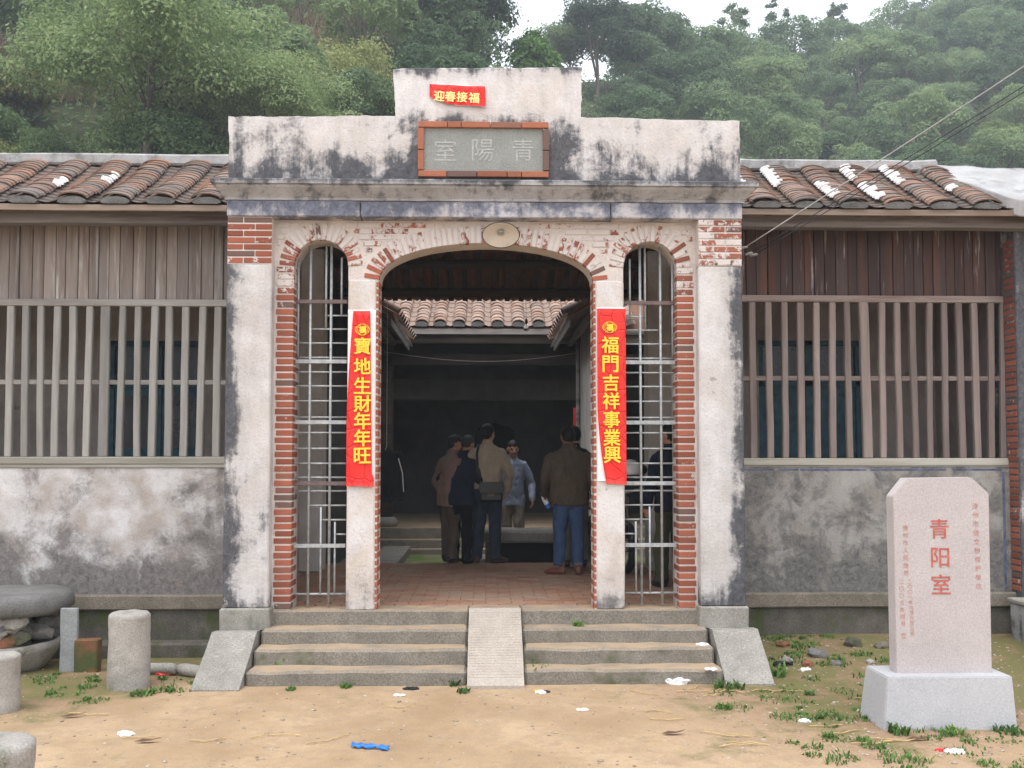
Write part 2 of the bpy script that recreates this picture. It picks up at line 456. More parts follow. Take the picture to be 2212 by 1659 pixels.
MOULD = (.055, .055, .06)
MAT = dict(
    parapet=plaster('lime_parapet', (.70, .67, .665), (.62, .57, .54), MOULD, .585, 2.1, zlo=(4.44, 4.90, .20), zhi=(5.36, 5.52, .15), edge=(1.5, 2.3, .05), streak=.30, plaque=True),
    pier=plaster('lime_pier', (.63, .605, .60), (.55, .51, .485), MOULD, .61, 1.8, zlo=(.55, .95, .22), edge=(2.10, 2.36, .26), streak=.3),
    pillar=plaster('lime_pillar', (.66, .625, .615), (.58, .51, .45), (.10, .095, .095), .66, 3.0, zlo=(.55, 1.0, .22), streak=.3),
    cornice=plaster('lime_cornice', (.44, .435, .45), (.36, .35, .35), (.055, .055, .058), .52, 3.2, zhi=(4.37, 4.43, .13), streak=.3),
    architrave=plaster('lime_architrave', (.62, .60, .62), (.52, .49, .50), (.085, .09, .115), .47, 2.6, zhi=(4.12, 4.27, .12), streak=.2),
    wall_l=plaster('wall_left', (.66, .64, .64), (.42, .36, .32), (.10, .092, .088), .50, 1.15, zlo=(.65, 1.35, .15), streak=.08),
    wall_r=plaster('wall_right', (.37, .355, .335), (.28, .25, .22), (.085, .081, .078), .47, 3.2, zlo=(.6, 1.3, .12), streak=.12),
    inner=plaster('inner_wall', (.68, .65, .62), (.56, .51, .46), (.20, .185, .175), .62, 1.4, streak=.3),
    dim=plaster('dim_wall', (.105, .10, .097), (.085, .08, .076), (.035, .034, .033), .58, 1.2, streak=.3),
    veranda=plaster('veranda_wall', (.42, .37, .335), (.34, .29, .255), (.14, .125, .115), .58, 1.6, streak=.2),
    white=plaster('white_verge', (.46, .455, .455), (.38, .37, .365), (.16, .155, .155), .53, 2.5, streak=.2),
    mortar=plaster('mortar', (.66, .60, .56), (.58, .51, .46), (.22, .19, .175), .66, 4.0, streak=.2),
    brick=brick_mat('brick_red', (.35, .115, .072), .30),
    brick_lime=brick_mat('brick_limed', (.34, .12, .085), .59),
    brick_half=brick_mat('brick_half', (.34, .125, .085), .49),
    brick_frame=brick_mat('brick_frame', (.38, .145, .085), .24),
    slab=stone('grey_slab', (.24, .25, .235), (.29, .30, .285), 0, .12, .2),
    granite=stone('granite_steps', (.185, .168, .142), (.255, .23, .195), .36, .38, .6, sand=(.42, .31, .21), mossz=(.05, .6, .05)),
    granite_g=stone('granite_grey', (.23, .22, .195), (.35, .33, .295), .26, .3, .7, scale=4),
    ramp=stone('ramp_slab', (.37, .32, .275), (.45, .395, .34), .0, .18, .5),
    base=stone('base_stone', (.15, .13, .105), (.235, .20, .165), .34, .35, .6, mossz=(.0, .45, .16)),
    found=stone('foundation', (.09, .08, .07), (.15, .135, .115), .55, .35, .7),
    post=stone('post_stone', (.29, .27, .245), (.42, .39, .355), .36, .2, .9, scale=4),
    mill=stone('mill_stone', (.13, .125, .12), (.21, .20, .195), .06, .25, .8, scale=5),
    pinkgran=stone('stele_granite', (.44, .395, .39), (.50, .455, .445), .06, .10, .12, mossz=(.3, .55, .12), scale=3, rough=.75),
    basegran=stone('stele_base', (.42, .42, .435), (.48, .475, .49), .08, .09, .12, mossz=(.04, .16, .30), scale=3, rough=.8),
    woodl=wood('wood_bleached', (.22, .185, .168), (.31, .275, .255), (.165, .12, .105), 2, lime=.46),
    woodr=wood('wood_dark', (.060, .044, .043), (.095, .065, .06), (.13, .065, .05), 2, lime=.40),
    barl=wood('bar_bleached', (.25, .24, .225), (.33, .315, .295), (.20, .18, .17), 2),
    barr=wood('bar_brown', (.215, .165, .15), (.29, .235, .215), (.17, .135, .125), 2),
    railx=wood('rail_wood', (.28, .265, .25), (.37, .35, .335), (.21, .185, .17), 0),
    railr=wood('rail_brown', (.22, .17, .155), (.32, .265, .24), (.16, .10, .085), 0),
    sillw=wood('sill_wood', (.33, .31, .27), (.42, .40, .355), (.27, .24, .19), 0),
    beam=wood('eave_beam', (.19, .165, .16), (.29, .265, .255), (.10, .07, .062), 0),
    fascia=wood('fascia', (.24, .18, .14), (.31, .255, .21), (.18, .11, .075), 0),
    darkwood=wood('old_timber', (.050, .038, .032), (.085, .065, .052), (.03, .025, .022), 0),
    rafter=wood('rafter_timber', (.055, .042, .036), (.10, .075, .06), (.03, .025, .022), 1),
    greywood=wood('grey_timber', (.19, .17, .155), (.28, .255, .235), (.11, .095, .085), 0),
    tile=tilemat('roof_tile', [(.21, .15, .125), (.30, .175, .13), (.235, .185, .16), (.36, .20, .135), (.18, .155, .14), (.28, .215, .185)], lime=.26, dirt=.55),
    tile_hall=tilemat('hall_tile', [(.28, .185, .145), (.36, .235, .18), (.31, .235, .20), (.40, .28, .22), (.24, .17, .14)], lime=.24, dirt=.25),
    pan=tilemat('pan_tile', [(.17, .14, .125), (.23, .17, .14)], lime=.2, dirt=.6),
    undertile=tilemat('tile_underside', [(.20, .105, .07), (.26, .14, .09)], lime=.05, dirt=.45),
    cap=stone('tile_cap', (.09, .088, .085), (.16, .155, .15), 0, .3, .6),
    ridge=plaster('ridge_mortar', (.48, .47, .47), (.36, .35, .34), (.12, .118, .118), .50, 3.0, streak=.2),
    limestrip=plaster('lime_strip', (.76, .75, .74), (.66, .64, .62), (.30, .29, .28), .64, 5, streak=.2),
    blue=plain('blue_door_paint', (.05, .115, .155), .6, .35, 9),
    bluepaint=plain('blue_band', (.10, .115, .185), .85, .7, 9),
    glass_dark=plain('dark_pane', (.012, .014, .018), .15, .2, 5, spec=.5),
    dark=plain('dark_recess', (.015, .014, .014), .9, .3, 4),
    iron=plain('grey_iron', (.40, .415, .42), .5, .3, 22, .25),
    iron_b=plain('brown_iron', (.16, .115, .11), .55, .3, 22, .1),
    enamel=plain('enamel_white', (.74, .715, .68), .4, .12, 8, spec=.4),
    enamel_k=plain('enamel_rim', (.03, .03, .03), .5),
    red=None,
    paper=plain('white_paper', (.78, .75, .74), .8, .10, 6),
    gold=plain('gold_print', (.85, .60, .045), .45, .35, 60, .0, spec=.4),
    palegold=plain('pale_gold_print', (.90, .78, .30), .45, .3, 60, .0, spec=.4),
    carve=plain('carved_light', (.37, .375, .36), .9, .25, 30),
    redfaint=plain('faded_red_lettering', (.50, .27, .24), .85, .3, 30),
    redpaint=plain('red_lettering', (.47, .13, .105), .8, .3, 30),
    wirew=plain('pale_cable', (.34, .325, .31), .6),
    wirek=plain('black_cable', (.03, .03, .033), .6),
    skin=plain('skin', (.46, .255, .18), .55, .12, 10),
    skin_d=plain('skin_dark', (.22, .11, .075), .6, .12, 10),
    hair=plain('black_hair', (.007, .0065, .007), .6, .5, 60, spec=.3),
    hairg=plain('greying_hair', (.028, .028, .030), .6, .6, 60, spec=.3),
    eye=plain('dark_eye', (.015, .012, .010), .4),
    lip=plain('lip', (.22, .09, .075), .6),
    terracotta=stone('terracotta_block', (.20, .085, .05), (.27, .11, .065), .62, .3, .5),
    board=stone('grey_board', (.24, .25, .25), (.32, .33, .33), .05, .2, .3),
    wplastic=plain('white_plastic', (.80, .80, .82), .35, .1, 9, spec=.4),
    bplastic=plain('blue_plastic', (.02, .17, .62), .35, .25, 9, spec=.4),
    rplastic=plain('red_plastic', (.72, .03, .04), .4, .2, 9, spec=.4),
    kplastic=plain('black_plastic', (.015, .016, .02), .4, .3, 9, spec=.4),
    yplastic=plain('yellow_plastic', (.70, .50, .05), .4, .2, 9),
    straw=plain('straw', (.50, .36, .17), .8, .25, 20),
    deadleaf=plain('dead_leaf', (.13, .07, .045), .8, .3, 20),
    chrome=plain('chrome', (.6, .6, .6), .2, .05, 9, .9),
    rubber=plain('tyre_rubber', (.02, .02, .02), .8, .2, 20),
    bikepaint=plain('black_bike_paint', (.015, .015, .02), .25, .2, 6, spec=.5),
    leaf_near=leafmat('leaf_near', (.095, .155, .06), (.20, .295, .115), (.36, .43, .205), .6, .5),
    leaf_olive=leafmat('leaf_olive', (.075, .11, .03), (.19, .235, .07), (.36, .38, .15), .6, .6),
    leaf_far=leafmat('leaf_far', (.078, .132, .064), (.165, .245, .115), (.28, .36, .16), .35, .12),
    leaf_yellow=leafmat('leaf_yellow', (.10, .15, .05), (.20, .26, .085), (.31, .355, .13), .45, .3),
    leaf_pine=leafmat('leaf_skyline', (.055, .092, .052), (.112, .165, .085), (.20, .265, .125), .5, .3),
    leaf_young=leafmat('leaf_young', (.08, .17, .03), (.17, .31, .06), (.30, .42, .11), .6, .6),
    leaf_rust=leafmat('leaf_rust', (.07, .10, .03), (.16, .19, .05), (.36, .20, .09), .6, .8),
    weed=leafmat('weed_leaf', (.06, .13, .03), (.12, .225, .055), (.20, .32, .09), .6, 3),
    drygrass=leafmat('dry_grass', (.22, .17, .11), (.36, .27, .19), (.46, .38, .27), .6, .5),
    bark=wood('bark', (.12, .10, .08), (.20, .175, .15), (.07, .06, .05), 2),
)
def ground_mat():
    g = G('earth'); p = g.pos(); xyz = g.sep(p)
    n1 = g.noise(p, .9, 6, .6); n2 = g.noise(p, 9, 6, .65); n3 = g.noise(p, 90, 3, .7)
    col = g.mix(g.step(n1, .36, .64), (.37, .255, .15), (.52, .38, .245))
    col = g.mix(g.step(n2, .44, .66, 0, .6), col, (.34, .245, .16))
    # reddish earth and moss towards the wall and the stone tablet
    rx = g.M('MULTIPLY', g.step(xyz[0], .8, 2.6), g.step(xyz[1], -3.6, -1.4))
    lx = g.M('MULTIPLY', g.step(xyz[0], -2.3, -3.1), g.step(xyz[1], -2.2, -.9))
    side = g.M('MAXIMUM', g.M('MAXIMUM', rx, lx), g.step(xyz[1], -.75, -.2))
    wet = g.M('ADD', g.M('MULTIPLY', side, .36), g.M('MULTIPLY', n1, .75))
    col = g.mix(g.step(wet, .45, .72, 0, .75), col, (.25, .15, .10))
    gm = g.M('ADD', g.M('MULTIPLY', side, .22), g.M('ADD', g.M('MULTIPLY', g.noise(p, 2.3, 6, .7, .4), .75), g.M('MULTIPLY', n2, .1)))
    col = g.mix(g.step(gm, .515, .66, 0, .8), col, g.mix(n3, (.10, .115, .035), (.19, .185, .075)))
    far = g.step(xyz[1], 16, 24)
    col = g.mix(far, col, (.07, .085, .035))
    col = g.hsv(col, .5, 1.0, g.step(n3, .3, .7, .86, 1.12))
    return g.out(col, .95, g.M('ADD', g.M('MULTIPLY', n3, .5), g.M('MULTIPLY', n2, 1.2)), .7, .025, spec=.1)
MAT['earth'] = ground_mat()
def paper_mat():
    g = G('red_paper'); p = g.pos()
    cr = g.voro(g.add(g.mp(p, (3.2, 3.2, 2.2)), g.mp(p, (.4, .4, .4))), 2.6, 'DISTANCE_TO_EDGE')
    n = g.noise(p, 5, 5, .6, .6); f = g.noise(p, 1.8, 3)
    col = g.mix(g.step(f, .35, .7), (.78, .024, .022), (.70, .05, .04))
    col = g.mix(g.step(n, .58, .78, 0, .35), col, (.62, .12, .09))
    return g.out(col, .55, g.M('ADD', g.step(cr, 0, .06), g.M('MULTIPLY', n, 1.3)), .7, .010, spec=.25)
MAT['red'] = paper_mat()
def court_mat():
    g = G('mossy_court'); p = g.pos(); n = g.noise(p, 2.0, 6, .6); n2 = g.noise(p, 40, 4, .6)
    col = g.mix(g.step(n, .42, .6), (.24, .21, .15), g.mix(n2, (.08, .13, .02), (.17, .23, .05)))
    return g.out(col, .95, n2, .5, .01)
MAT['court'] = court_mat()
# ================================================================== setting: earth
GZ = 0.05
def gz(x, y):
    """height of the earth in front of the building"""
    h = GZ + .025 * mnoise.noise(Vector((x * .5, y * .5, 3.1))) + .008 * mnoise.noise(Vector((x * 2.3, y * 2.3, 7.7)))
    if x > 2.4: h += .10 * max(0, min(1, (y + .6) / 1.3)) * min(1, (x - 2.4) / .4)   # earth banked up against the right wall
    if x < -2.4: h -= .05 * max(0, min(1, (y + .4) / 1.2))
    if abs(x) < 2.3 and y > -1.2: h = GZ + (h - GZ) * .3
    return h
def terr(x, y):
    r = y + 9.1
    if r < 12: return GZ
    u = 1050 + 2150 * x / r
    us = [-900, -300, 300, 700, 900, 1050, 1200, 1350, 1500, 1700, 1900, 2200, 2700]
    vR = float(np.interp(u, us, [-150, -130, -90, -60, 20, 125, 150, 158, 168, 165, 130, -10, -120]))
    RR = float(np.interp(u, us, [75, 75, 72, 70, 72, 80, 88, 96, 108, 120, 132, 145, 150]))
    B = float(np.interp(u, us, [27, 27, 27, 27, 28, 30, 34, 40, 46, 50, 52, 54, 54]))
    zR = 1.93 + RR * (990 - vR) / 2150
    if r <= B: return GZ
    t = (r - B) / (RR - B)
    n = mnoise.noise(Vector((x * .06, y * .06, 1.7))) * 1.6 + mnoise.noise(Vector((x * .2, y * .2, 4.7))) * .5
    if t <= 1: z = zR * (t ** .92) + n * min(1, t * 3)
    else: z = zR - (r - RR) * .22 + n
    return max(z, GZ)
def ground_z(x, y):
    return gz(x, y) if y < 1.2 else terr(x, y)

xs = np.concatenate([np.linspace(-170, -30, 12), np.linspace(-26, -8, 10), np.linspace(-7, 7, 113), np.linspace(8, 26, 10), np.linspace(30, 170, 12)])
ys = np.concatenate([np.linspace(-90, -14, 8), np.linspace(-12, -5, 14), np.linspace(-4.6, 1.2, 60), np.linspace(2, 16, 8)])
V = [(x, y, ground_z(x, y) if -13 < y < 1.3 else GZ) for y in ys for x in xs]
nx = len(xs)
# the earth is left out under the hall, whose floors lie higher
F = [(j * nx + i, j * nx + i + 1, (j + 1) * nx + i + 1, (j + 1) * nx + i) for j in range(len(ys) - 1) for i in range(nx - 1)]
tag(link('ground', fast_mesh('ground', V, F, True), MAT['earth']), 'trodden sandy earth forecourt in front of the old hall', kind='structure')
# wooded hill behind
xs = np.linspace(-120, 150, 109); ys = np.linspace(16, 175, 70)
V = [(x, y, terr(x, y) if y > 16.01 else GZ - .02) for y in ys for x in xs]; nx = len(xs)
F = [(j * nx + i, j * nx + i + 1, (j + 1) * nx + i + 1, (j + 1) * nx + i) for j in range(len(ys) - 1) for i in range(nx - 1)]
gm = G('hill_earth'); n_ = gm.noise(gm.pos(), .5, 6, .65)
MAT['hill'] = gm.out(gm.mix(gm.step(n_, .35, .65), (.030, .042, .018), (.085, .09, .04)), .95, n_, .6, .3)
tag(link('hillside', fast_mesh('hillside', V, F, True), MAT['hill']), 'steep wooded hillside rising behind the old hall', kind='structure')

# ================================================================== gateway
FZ = .56                                        # floor of the gate hall
gate = thing('gateway', 'weathered lime-washed gateway with three arches and stepped parapet', 'gateway', (0, 0, GZ))
XO, XI = 2.34, 1.935                            # outer pier edges
SL, SR = 1.265, 1.765                           # side opening
DR = .985                                       # door half width
TOPZ = 4.115
SP_S, SP_D = 3.69, 3.56                         # springing of side arch and of door arch
rs = (SR - SL) / 2; xs0 = (SL + SR) / 2
AP_D = 3.915
def arch_z(x):
    ax = abs(x)
    if ax < DR: return SP_D + (AP_D - SP_D) * math.sqrt(max(0, 1 - (ax / DR) ** 2)) ** .9
    if SL < ax < SR: return SP_S + math.sqrt(max(0, rs * rs - (ax - xs0) ** 2))
    return None
wall_y0, wall_y1 = .004, .30
mb = MB()
def arch_strip(x0, x1, n=28):
    xs_ = [x0 + (x1 - x0) * (.5 - .5 * math.cos(math.pi * i / n)) for i in range(n + 1)]
    zz = [arch_z(min(max(x, x0 + 1e-6), x1 - 1e-6)) or SP_S for x in xs_]
    V, F = [], []
    for x, z in zip(xs_, zz): V += [(x, wall_y0, z), (x, wall_y0, TOPZ), (x, wall_y1, z), (x, wall_y1, TOPZ)]
    for i in range(n):
        a, b = 4 * i, 4 * (i + 1)
        F += [(a, b, b + 1, a + 1), (a + 2, a + 3, b + 3, b + 2), (a, a + 2, b + 2, b)]
    mb.add(V, F)
arch_strip(-SR, -SL); arch_strip(-DR, DR, 44); arch_strip(SL, SR)
for s in (-1, 1):
    x0, x1 = sorted((s * SR, s * (XI + .1)))
    mb.box(x0, x1, wall_y0, wall_y1, FZ, TOPZ)
    x0, x1 = sorted((s * DR, s * SL))
    mb.box(x0 + .006, x1 - .006, wall_y0 + .002, wall_y1 - .002, FZ, SP_D)
    mb.box(x0, x1, wall_y0, wall_y1, SP_D, TOPZ)
awall = mb.build('arch_wall', MAT['mortar'], gate)

def shared_brick(lx, ly, lz, c=.004, seed=0):
    me = MB().box(-lx / 2, lx / 2, 0, ly, -lz / 2, lz / 2, c).mesh('brick')
    return me
_bm = {}
def brick_at(parent, x, z, lx, lz, y=-.004, ly=.07, ang=0.0, mat=None, sx=1.0, sz=1.0):
    key = (round(lx, 3), round(ly, 2), round(lz, 3), mat.name)
    if key not in _bm:
        _bm[key] = shared_brick(lx, ly, lz); _bm[key].materials.append(mat)
    o = bpy.data.objects.new('brick', _bm[key]); C.objects.link(o)
    o.parent = parent; o.matrix_parent_inverse = pinv_world(parent).inverted()
    o.location = (x, y + rnd.uniform(-.003, .003), z); o.rotation_euler = (0, ang, 0); o.scale = (sx, 1, sz)
    return o
# jambs of the side arches: one brick to a course
CO = .0652
zc = FZ + .036
k = 0
while zc < SP_S - .01:
    for s in (-1, 1):
        w = .158 if k % 2 else .148
        brick_at(awall, s * (SR - .004 + w / 2), zc, w, .049, ly=(.12, .25)[k % 2], mat=MAT['brick'] if zc < 3.45 else MAT['brick_half'])
    zc += CO; k += 1
# voussoirs of the side arches
for s in (-1, 1):
    n = 18
    for i in range(n):
        a = math.pi * (i + .5) / n
        rr = .135 if math.sin(a) < .55 else .155
        rc = rs + rr / 2 - .004
        brick_at(awall, s * xs0 + rc * math.cos(a), SP_S + rc * math.sin(a), rr, .040, ang=-a, mat=MAT['brick_lime'] if math.sin(a) > .62 else MAT['brick_half'])
# voussoirs of the door arch
N = 400
pts = []
for i in range(N + 1):
    th = math.pi * i / N
    x = -DR * math.cos(th); z = arch_z(min(max(x, -DR + 1e-6), DR - 1e-6))
    pts.append((x, z))
cum = [0]
for i in range(N): cum.append(cum[-1] + math.dist(pts[i], pts[i + 1]))
nv = 44
for i in range(nv):
    s0 = cum[-1] * (i + .5) / nv
    j = max(1, min(N - 1, next(q for q in range(N + 1) if cum[q] >= s0)))
    tx, tz = pts[j + 1][0] - pts[j - 1][0], pts[j + 1][1] - pts[j - 1][1]
    L = math.hypot(tx, tz); tx /= L; tz /= L
    nx_, nz_ = -tz, tx
    crown = nz_ > .88
    rr = .165 if crown else .14
    cx, cz = pts[j][0] + nx_ * (rr / 2 - .004), pts[j][1] + nz_ * (rr / 2 - .004)
    brick_at(awall, cx, cz, rr, cum[-1] / nv - .009, ang=math.atan2(-nz_, nx_), mat=MAT['brick_lime'] if crown else (MAT['brick_half'] if nz_ > .5 else MAT['brick']))
# level courses in the spandrels
def free(x, z):
    for s in (-1, 1):
        if math.hypot(x - s * xs0, max(0, z - SP_S)) < rs + .172: return False
    if abs(x) < DR + .2:
        q = min(math.dist((x, z), p) for p in pts[::4])
        if q < .178 or z < (arch_z(x) or 0): return False
    return abs(x) < XI - .012
z = SP_S + .10
row = 0
while z < TOPZ - .03:
    x = -XI; run = None
    while x <= XI + .001:
        ok = free(x, z) and free(x, z + .02) and free(x, z - .02)
        if ok and run is None: run = x
        if (not ok or x > XI - .02) and run is not None:
            a, b = run, x; run = None
            off = .1 if row % 2 else .0
            c0 = a
            while b - c0 > .03:
                c1 = min(b, c0 + (.21 - off if c0 == a else .21))
                brick_at(awall, (c0 + c1) / 2, z, 0.2, .046, mat=MAT['brick_lime'], sx=(c1 - c0 - .010) / .2)
                c0 = c1
        x += .01
    z += .057; row += 1
# outer piers
for s in (-1, 1):
    x0, x1 = sorted((s * XI, s * XO))
    m = MB().box(x0, x1, -.13, .22, .60, 3.685, .012).build('pier', MAT['pier'], gate, subdiv=6, jit=.006, jscale=5)
    MB().box(x0 - .02, x1 + .02, -.155, .25, .40, .602, .015).build('plinth', MAT['granite_g'], m, subdiv=2, jit=.006)
    MB().box(x0 + .004, x1 - .004, -.126, .22, 3.685, TOPZ).build('brick_core', MAT['mortar'], m)
    for c in range(7):
        zz = 3.685 + (c + .5) * (TOPZ - 3.685) / 7
        cut = .62 if c % 2 else .36
        w = x1 - x0
        for a, b in ((0, cut), (cut, 1)):
            brick_at(m, x0 + w * (a + b) / 2, zz, .2, .047, y=-.134, ly=.1, mat=MAT['brick_half'] if s > 0 else MAT['brick'], sx=(w * (b - a) - .010) / .2)
# inner pillars
for s in (-1, 1):
    x0, x1 = sorted((s * (DR + .022), s * SL))
    m = MB().box(x0, x1, -.012, .20, FZ - .002, SP_D + .004, .012).build('pillar', MAT['pillar'], gate, subdiv=6, jit=.007, jscale=6)
    jm = MB(); zz = FZ + .03; kk = 0
    while zz < SP_D - .02:                       # brick courses showing along the worn door edge
        a, b = sorted((s * (DR - .001), s * (DR + (.055 if kk % 3 else .03))))
        jm.box(a, b, .0 + rnd.uniform(0, .006), (.13, .24)[kk % 2], zz - .024, zz + .024, .004)
        zz += CO; kk += 1
    tag(jm.build('brick_edge', MAT['brick'], m), kind='stuff')
# lintel slabs
for a, b in ((-XO - .004, -1.146), (-1.140, 1.134), (1.140, XO + .004)):
    MB().box(a, b, -.14 - rnd.uniform(0, .008), .25, TOPZ + .002, 4.262, .008).build('lintel_slab', MAT['architrave'], gate, subdiv=3, jit=.004)
# cornice with returned ends
prof = [(0.0, 4.262), (.02, 4.264), (.022, 4.285), (.035, 4.30), (.06, 4.33), (.095, 4.365), (.10, 4.385), (.125, 4.39), (.128, 4.425), (.115, 4.437), (0.0, 4.447)]
V, F = [], []
nseg = 60
path = []
for i in range(4): path.append(('l', i / 3))
for i in range(1, nseg): path.append(('f', i / nseg))
for i in range(4): path.append(('r', i / 3))
for q, (kd, t) in enumerate(path):
    for pf, z in prof:
        jx = .005 * mnoise.noise(Vector((q * .9, z * 30, 0)))
        if kd == 'l': p = (-XO - pf, .25 + (-.13 - pf - .25) * t, z + jx)
        elif kd == 'r': p = (XO + pf, -.13 - pf + (.25 + .13 + pf) * t, z + jx)
        else: p = (-XO - pf + (2 * XO + 2 * pf) * t, -.13 - pf + jx, z + jx)
        V.append(p)
m_ = len(prof)
for q in range(len(path) - 1):
    for j in range(m_ - 1):
        F.append((q * m_ + j, (q + 1) * m_ + j, (q + 1) * m_ + j + 1, q * m_ + j + 1))
MB().add(V, F).build('cornice', MAT['cornice'], gate)
# stepped parapet
def jl(a, b, n, amp=.006):
    return [(a[0] + (b[0] - a[0]) * i / n + rnd.uniform(-amp, amp), a[1] + (b[1] - a[1]) * i / n + rnd.uniform(-amp, amp)) for i in range(n)]
po = (jl((-XO, 4.43), (XO, 4.43), 2, 0) + jl((XO, 4.43), (XO, 5.045), 10) + jl((XO, 5.045), (.872, 5.065), 22) + jl((.872, 5.065), (.88, 5.535), 8)
      + jl((.88, 5.535), (-.855, 5.50), 24) + jl((-.855, 5.50), (-.835, 5.065), 8) + jl((-.835, 5.065), (-XO - .01, 5.04), 22) + jl((-XO - .01, 5.04), (-XO, 4.43), 10))
mb = MB()
pin = [(x * .9965, 4.43 + (z - 4.43) * .988) for x, z in po]      # softened arrises
n = len(po)
mb.add([(x, -.115, z) for x, z in pin] + [(x, -.098, z) for x, z in po] + [(x, .115, z) for x, z in po] + [(x, .13, z) for x, z in pin],
       [tuple(range(n)), tuple(range(4 * n - 1, 3 * n - 1, -1))] + [(r * n + i, r * n + i + n, r * n + (i + 1) % n + n, r * n + (i + 1) % n) for r in range(3) for i in range(n)])
mb.build('parapet', MAT['parapet'], gate)
# name plaque framed in brick
px0, pz1, _ = P(902, 261, -.15)[[0, 2, 1]]; px1, pz0, _ = P(1187, 384, -.15)[[0, 2, 1]]
fw_ = .062
pl = MB().box(px0 + fw_ - .01, px1 - fw_ + .01, -.128, -.09, pz0 + fw_ - .01, pz1 - fw_ + .01, .003).build('plaque', MAT['slab'], gate)
tag(pl, 'grey stone name plaque with three carved characters in a brick frame')
def frame_bricks(cuts, horiz, fixed):
    for a, b in zip(cuts[:-1], cuts[1:]):
        L = b - a
        if horiz: brick_at(pl, (a + b) / 2, fixed, .2, .055, y=-.158, ly=.05, mat=MAT['brick_frame'], sx=(L - .007) / .2)
        else: brick_at(pl, fixed, (a + b) / 2, .2, .055, y=-.158, ly=.05, ang=math.pi / 2, mat=MAT['brick_frame'], sx=(L - .007) / .2)
L_ = px1 - px0 - .01
frame_bricks([px0 + .005 + L_ * t for t in (0, .225, .33, .555, .79, 1)], True, pz1 - fw_ / 2)
frame_bricks([px0 + .005 + L_ * t for t in (0, .22, .45, .68, .79, 1)], True, pz0 + fw_ / 2)
for xx in (px0 + fw_ / 2, px1 - fw_ / 2): frame_bricks([pz0 + fw_, pz0 + fw_ + (pz1 - pz0 - 2 * fw_) * .48, pz1 - fw_], False, xx)
def letter(parent, ch, x, z, y, size, mat, bold=0.0, sx=1.0, tilt=0.0, name='character', depth=.0012):
    me = glyphs(ch, size, bold, depth).copy(); me.materials.clear(); me.materials.append(mat)
    o = bpy.data.objects.new(name, me); C.objects.link(o)
    if parent is not None: o.parent = parent; o.matrix_parent_inverse = pinv_world(parent).inverted()
    o.location = (x, y, z); o.rotation_euler = (0, tilt, 0); o.scale = (sx, 1, 1)
    return o
for ch, u in (('室', 962), ('陽', 1043), ('青', 1130)):
    q = P(u, 324, -.13); letter(pl, ch, q[0], q[2], -.129, .20, MAT['carve'], .0, 1.0)

# ------------------------------------------------------------------ window grilles in the side arches
def grille(s, name, label):
    root = thing(name, label, 'grille', (s * xs0, .14, FZ))
    gy = .14
    def X(u): return s * PX(u, gy)
    def Zv(v): return PZ(v, gy, 1410)
    def vert(u, v0, v1, r=.0095, mat=MAT['iron']):
        MB().tube([(X(u), gy, Zv(v0)), (X(u), gy, Zv(v1))], r, 8).build('rod', mat, root, smooth=True)
    def horz(v, u0, u1, r=.008):
        MB().tube([(X(u0), gy + .012, Zv(v)), (X(u1), gy + .012, Zv(v))], r, 8).build('rod', MAT['iron'], root, smooth=True)
    def flat(v, mat=MAT['iron']):
        MB().box(min(X(1349), X(1471)), max(X(1349), X(1471)), gy - .022, gy - .012, Zv(v) - .018, Zv(v) + .018, .002).build('flat_bar', mat, root)
    L, Rr = 1349, 1471
    for u, v0, v1 in ((1362, 560, 682), (1395, 533, 711), (1454, 560, 772), (1372, 1126, 1279), (1402, 1094, 1279), (1462, 1058, 1279)): vert(u, v0, v1)
    vert(1384, 530, 1306, .0125); vert(1428, 528, 1306, .0125)
    for v, u0, u1 in ((684, L, 1394), (713, L, 1424), (743, L, 1454), (1060, L, 1461), (1091, L, 1431), (1122, L, 1401), (1153, L, 1372)): horz(v, u0, u1)
    for v in (774, 805, 835, 867, 902, 935, 969, 1001, 1031): horz(v, L, Rr)
    horz(1281, L, Rr, .0105)
    for v, m in ((655, 'iron_b'), (783, 'iron'), (913, 'iron'), (1044, 'iron_b' if s < 0 else 'iron'), (1177, 'iron')): flat(v, MAT[m])
grille(-1, 'window_grille', 'grey iron grille in the arched opening left of the door')
grille(1, 'window_grille', 'grey iron grille in the arched opening right of the door')

# ------------------------------------------------------------------ entrance steps
st = thing('entrance_steps', 'worn granite entrance steps with a central ramp slab and sloping cheeks', 'steps', (0, -.5, GZ))
RX0, RX1 = -.155, .318
STEP = [(-.26, .43), (-.50, .304), (-.745, .172)]
for (yf, zt), yb, zb, ext in zip(STEP, (.0, -.24, -.48), (.26, .14, -.05), (1.965, 1.975, 1.985)):
    for a, b in ((-ext, RX0 - .004), (RX1 + .004, ext)):
        MB().box(a, b, yf, yb, zb, zt, .022).build('step', MAT['granite'], st, subdiv=9, jit=.013, jscale=4.5)
for a, b in ((-1.955, RX0 - .002), (RX1 + .002, 1.955), (RX0, RX1)):
    MB().box(a, b, -.025 if a != RX0 else -.01, .27, .385, FZ, .012).build('threshold', MAT['granite'], st, subdiv=4, jit=.005, jscale=5)
MB().prism([(.0, .42), (.0, .572), (-.03, .580), (-.88, .075), (-.88, -.03), (-.80, -.03)][::-1], RX0 + .003, RX1 - .003, 'x').build('ramp_slab', MAT['ramp'], st, subdiv=4, jit=.004, jscale=5)
rm = MB()
for i in range(0, 26):                            # tooled grooves across the ramp
    t = (i + 2) / 30
    y, z = -.03 - .85 * t, .580 - .505 * t
    rm.box(RX0 + .012, RX1 - .012, y - .004, y + .004, z - .006, z + .0012)
tag(rm.build('tooling', MAT['ramp'], st), kind='stuff')
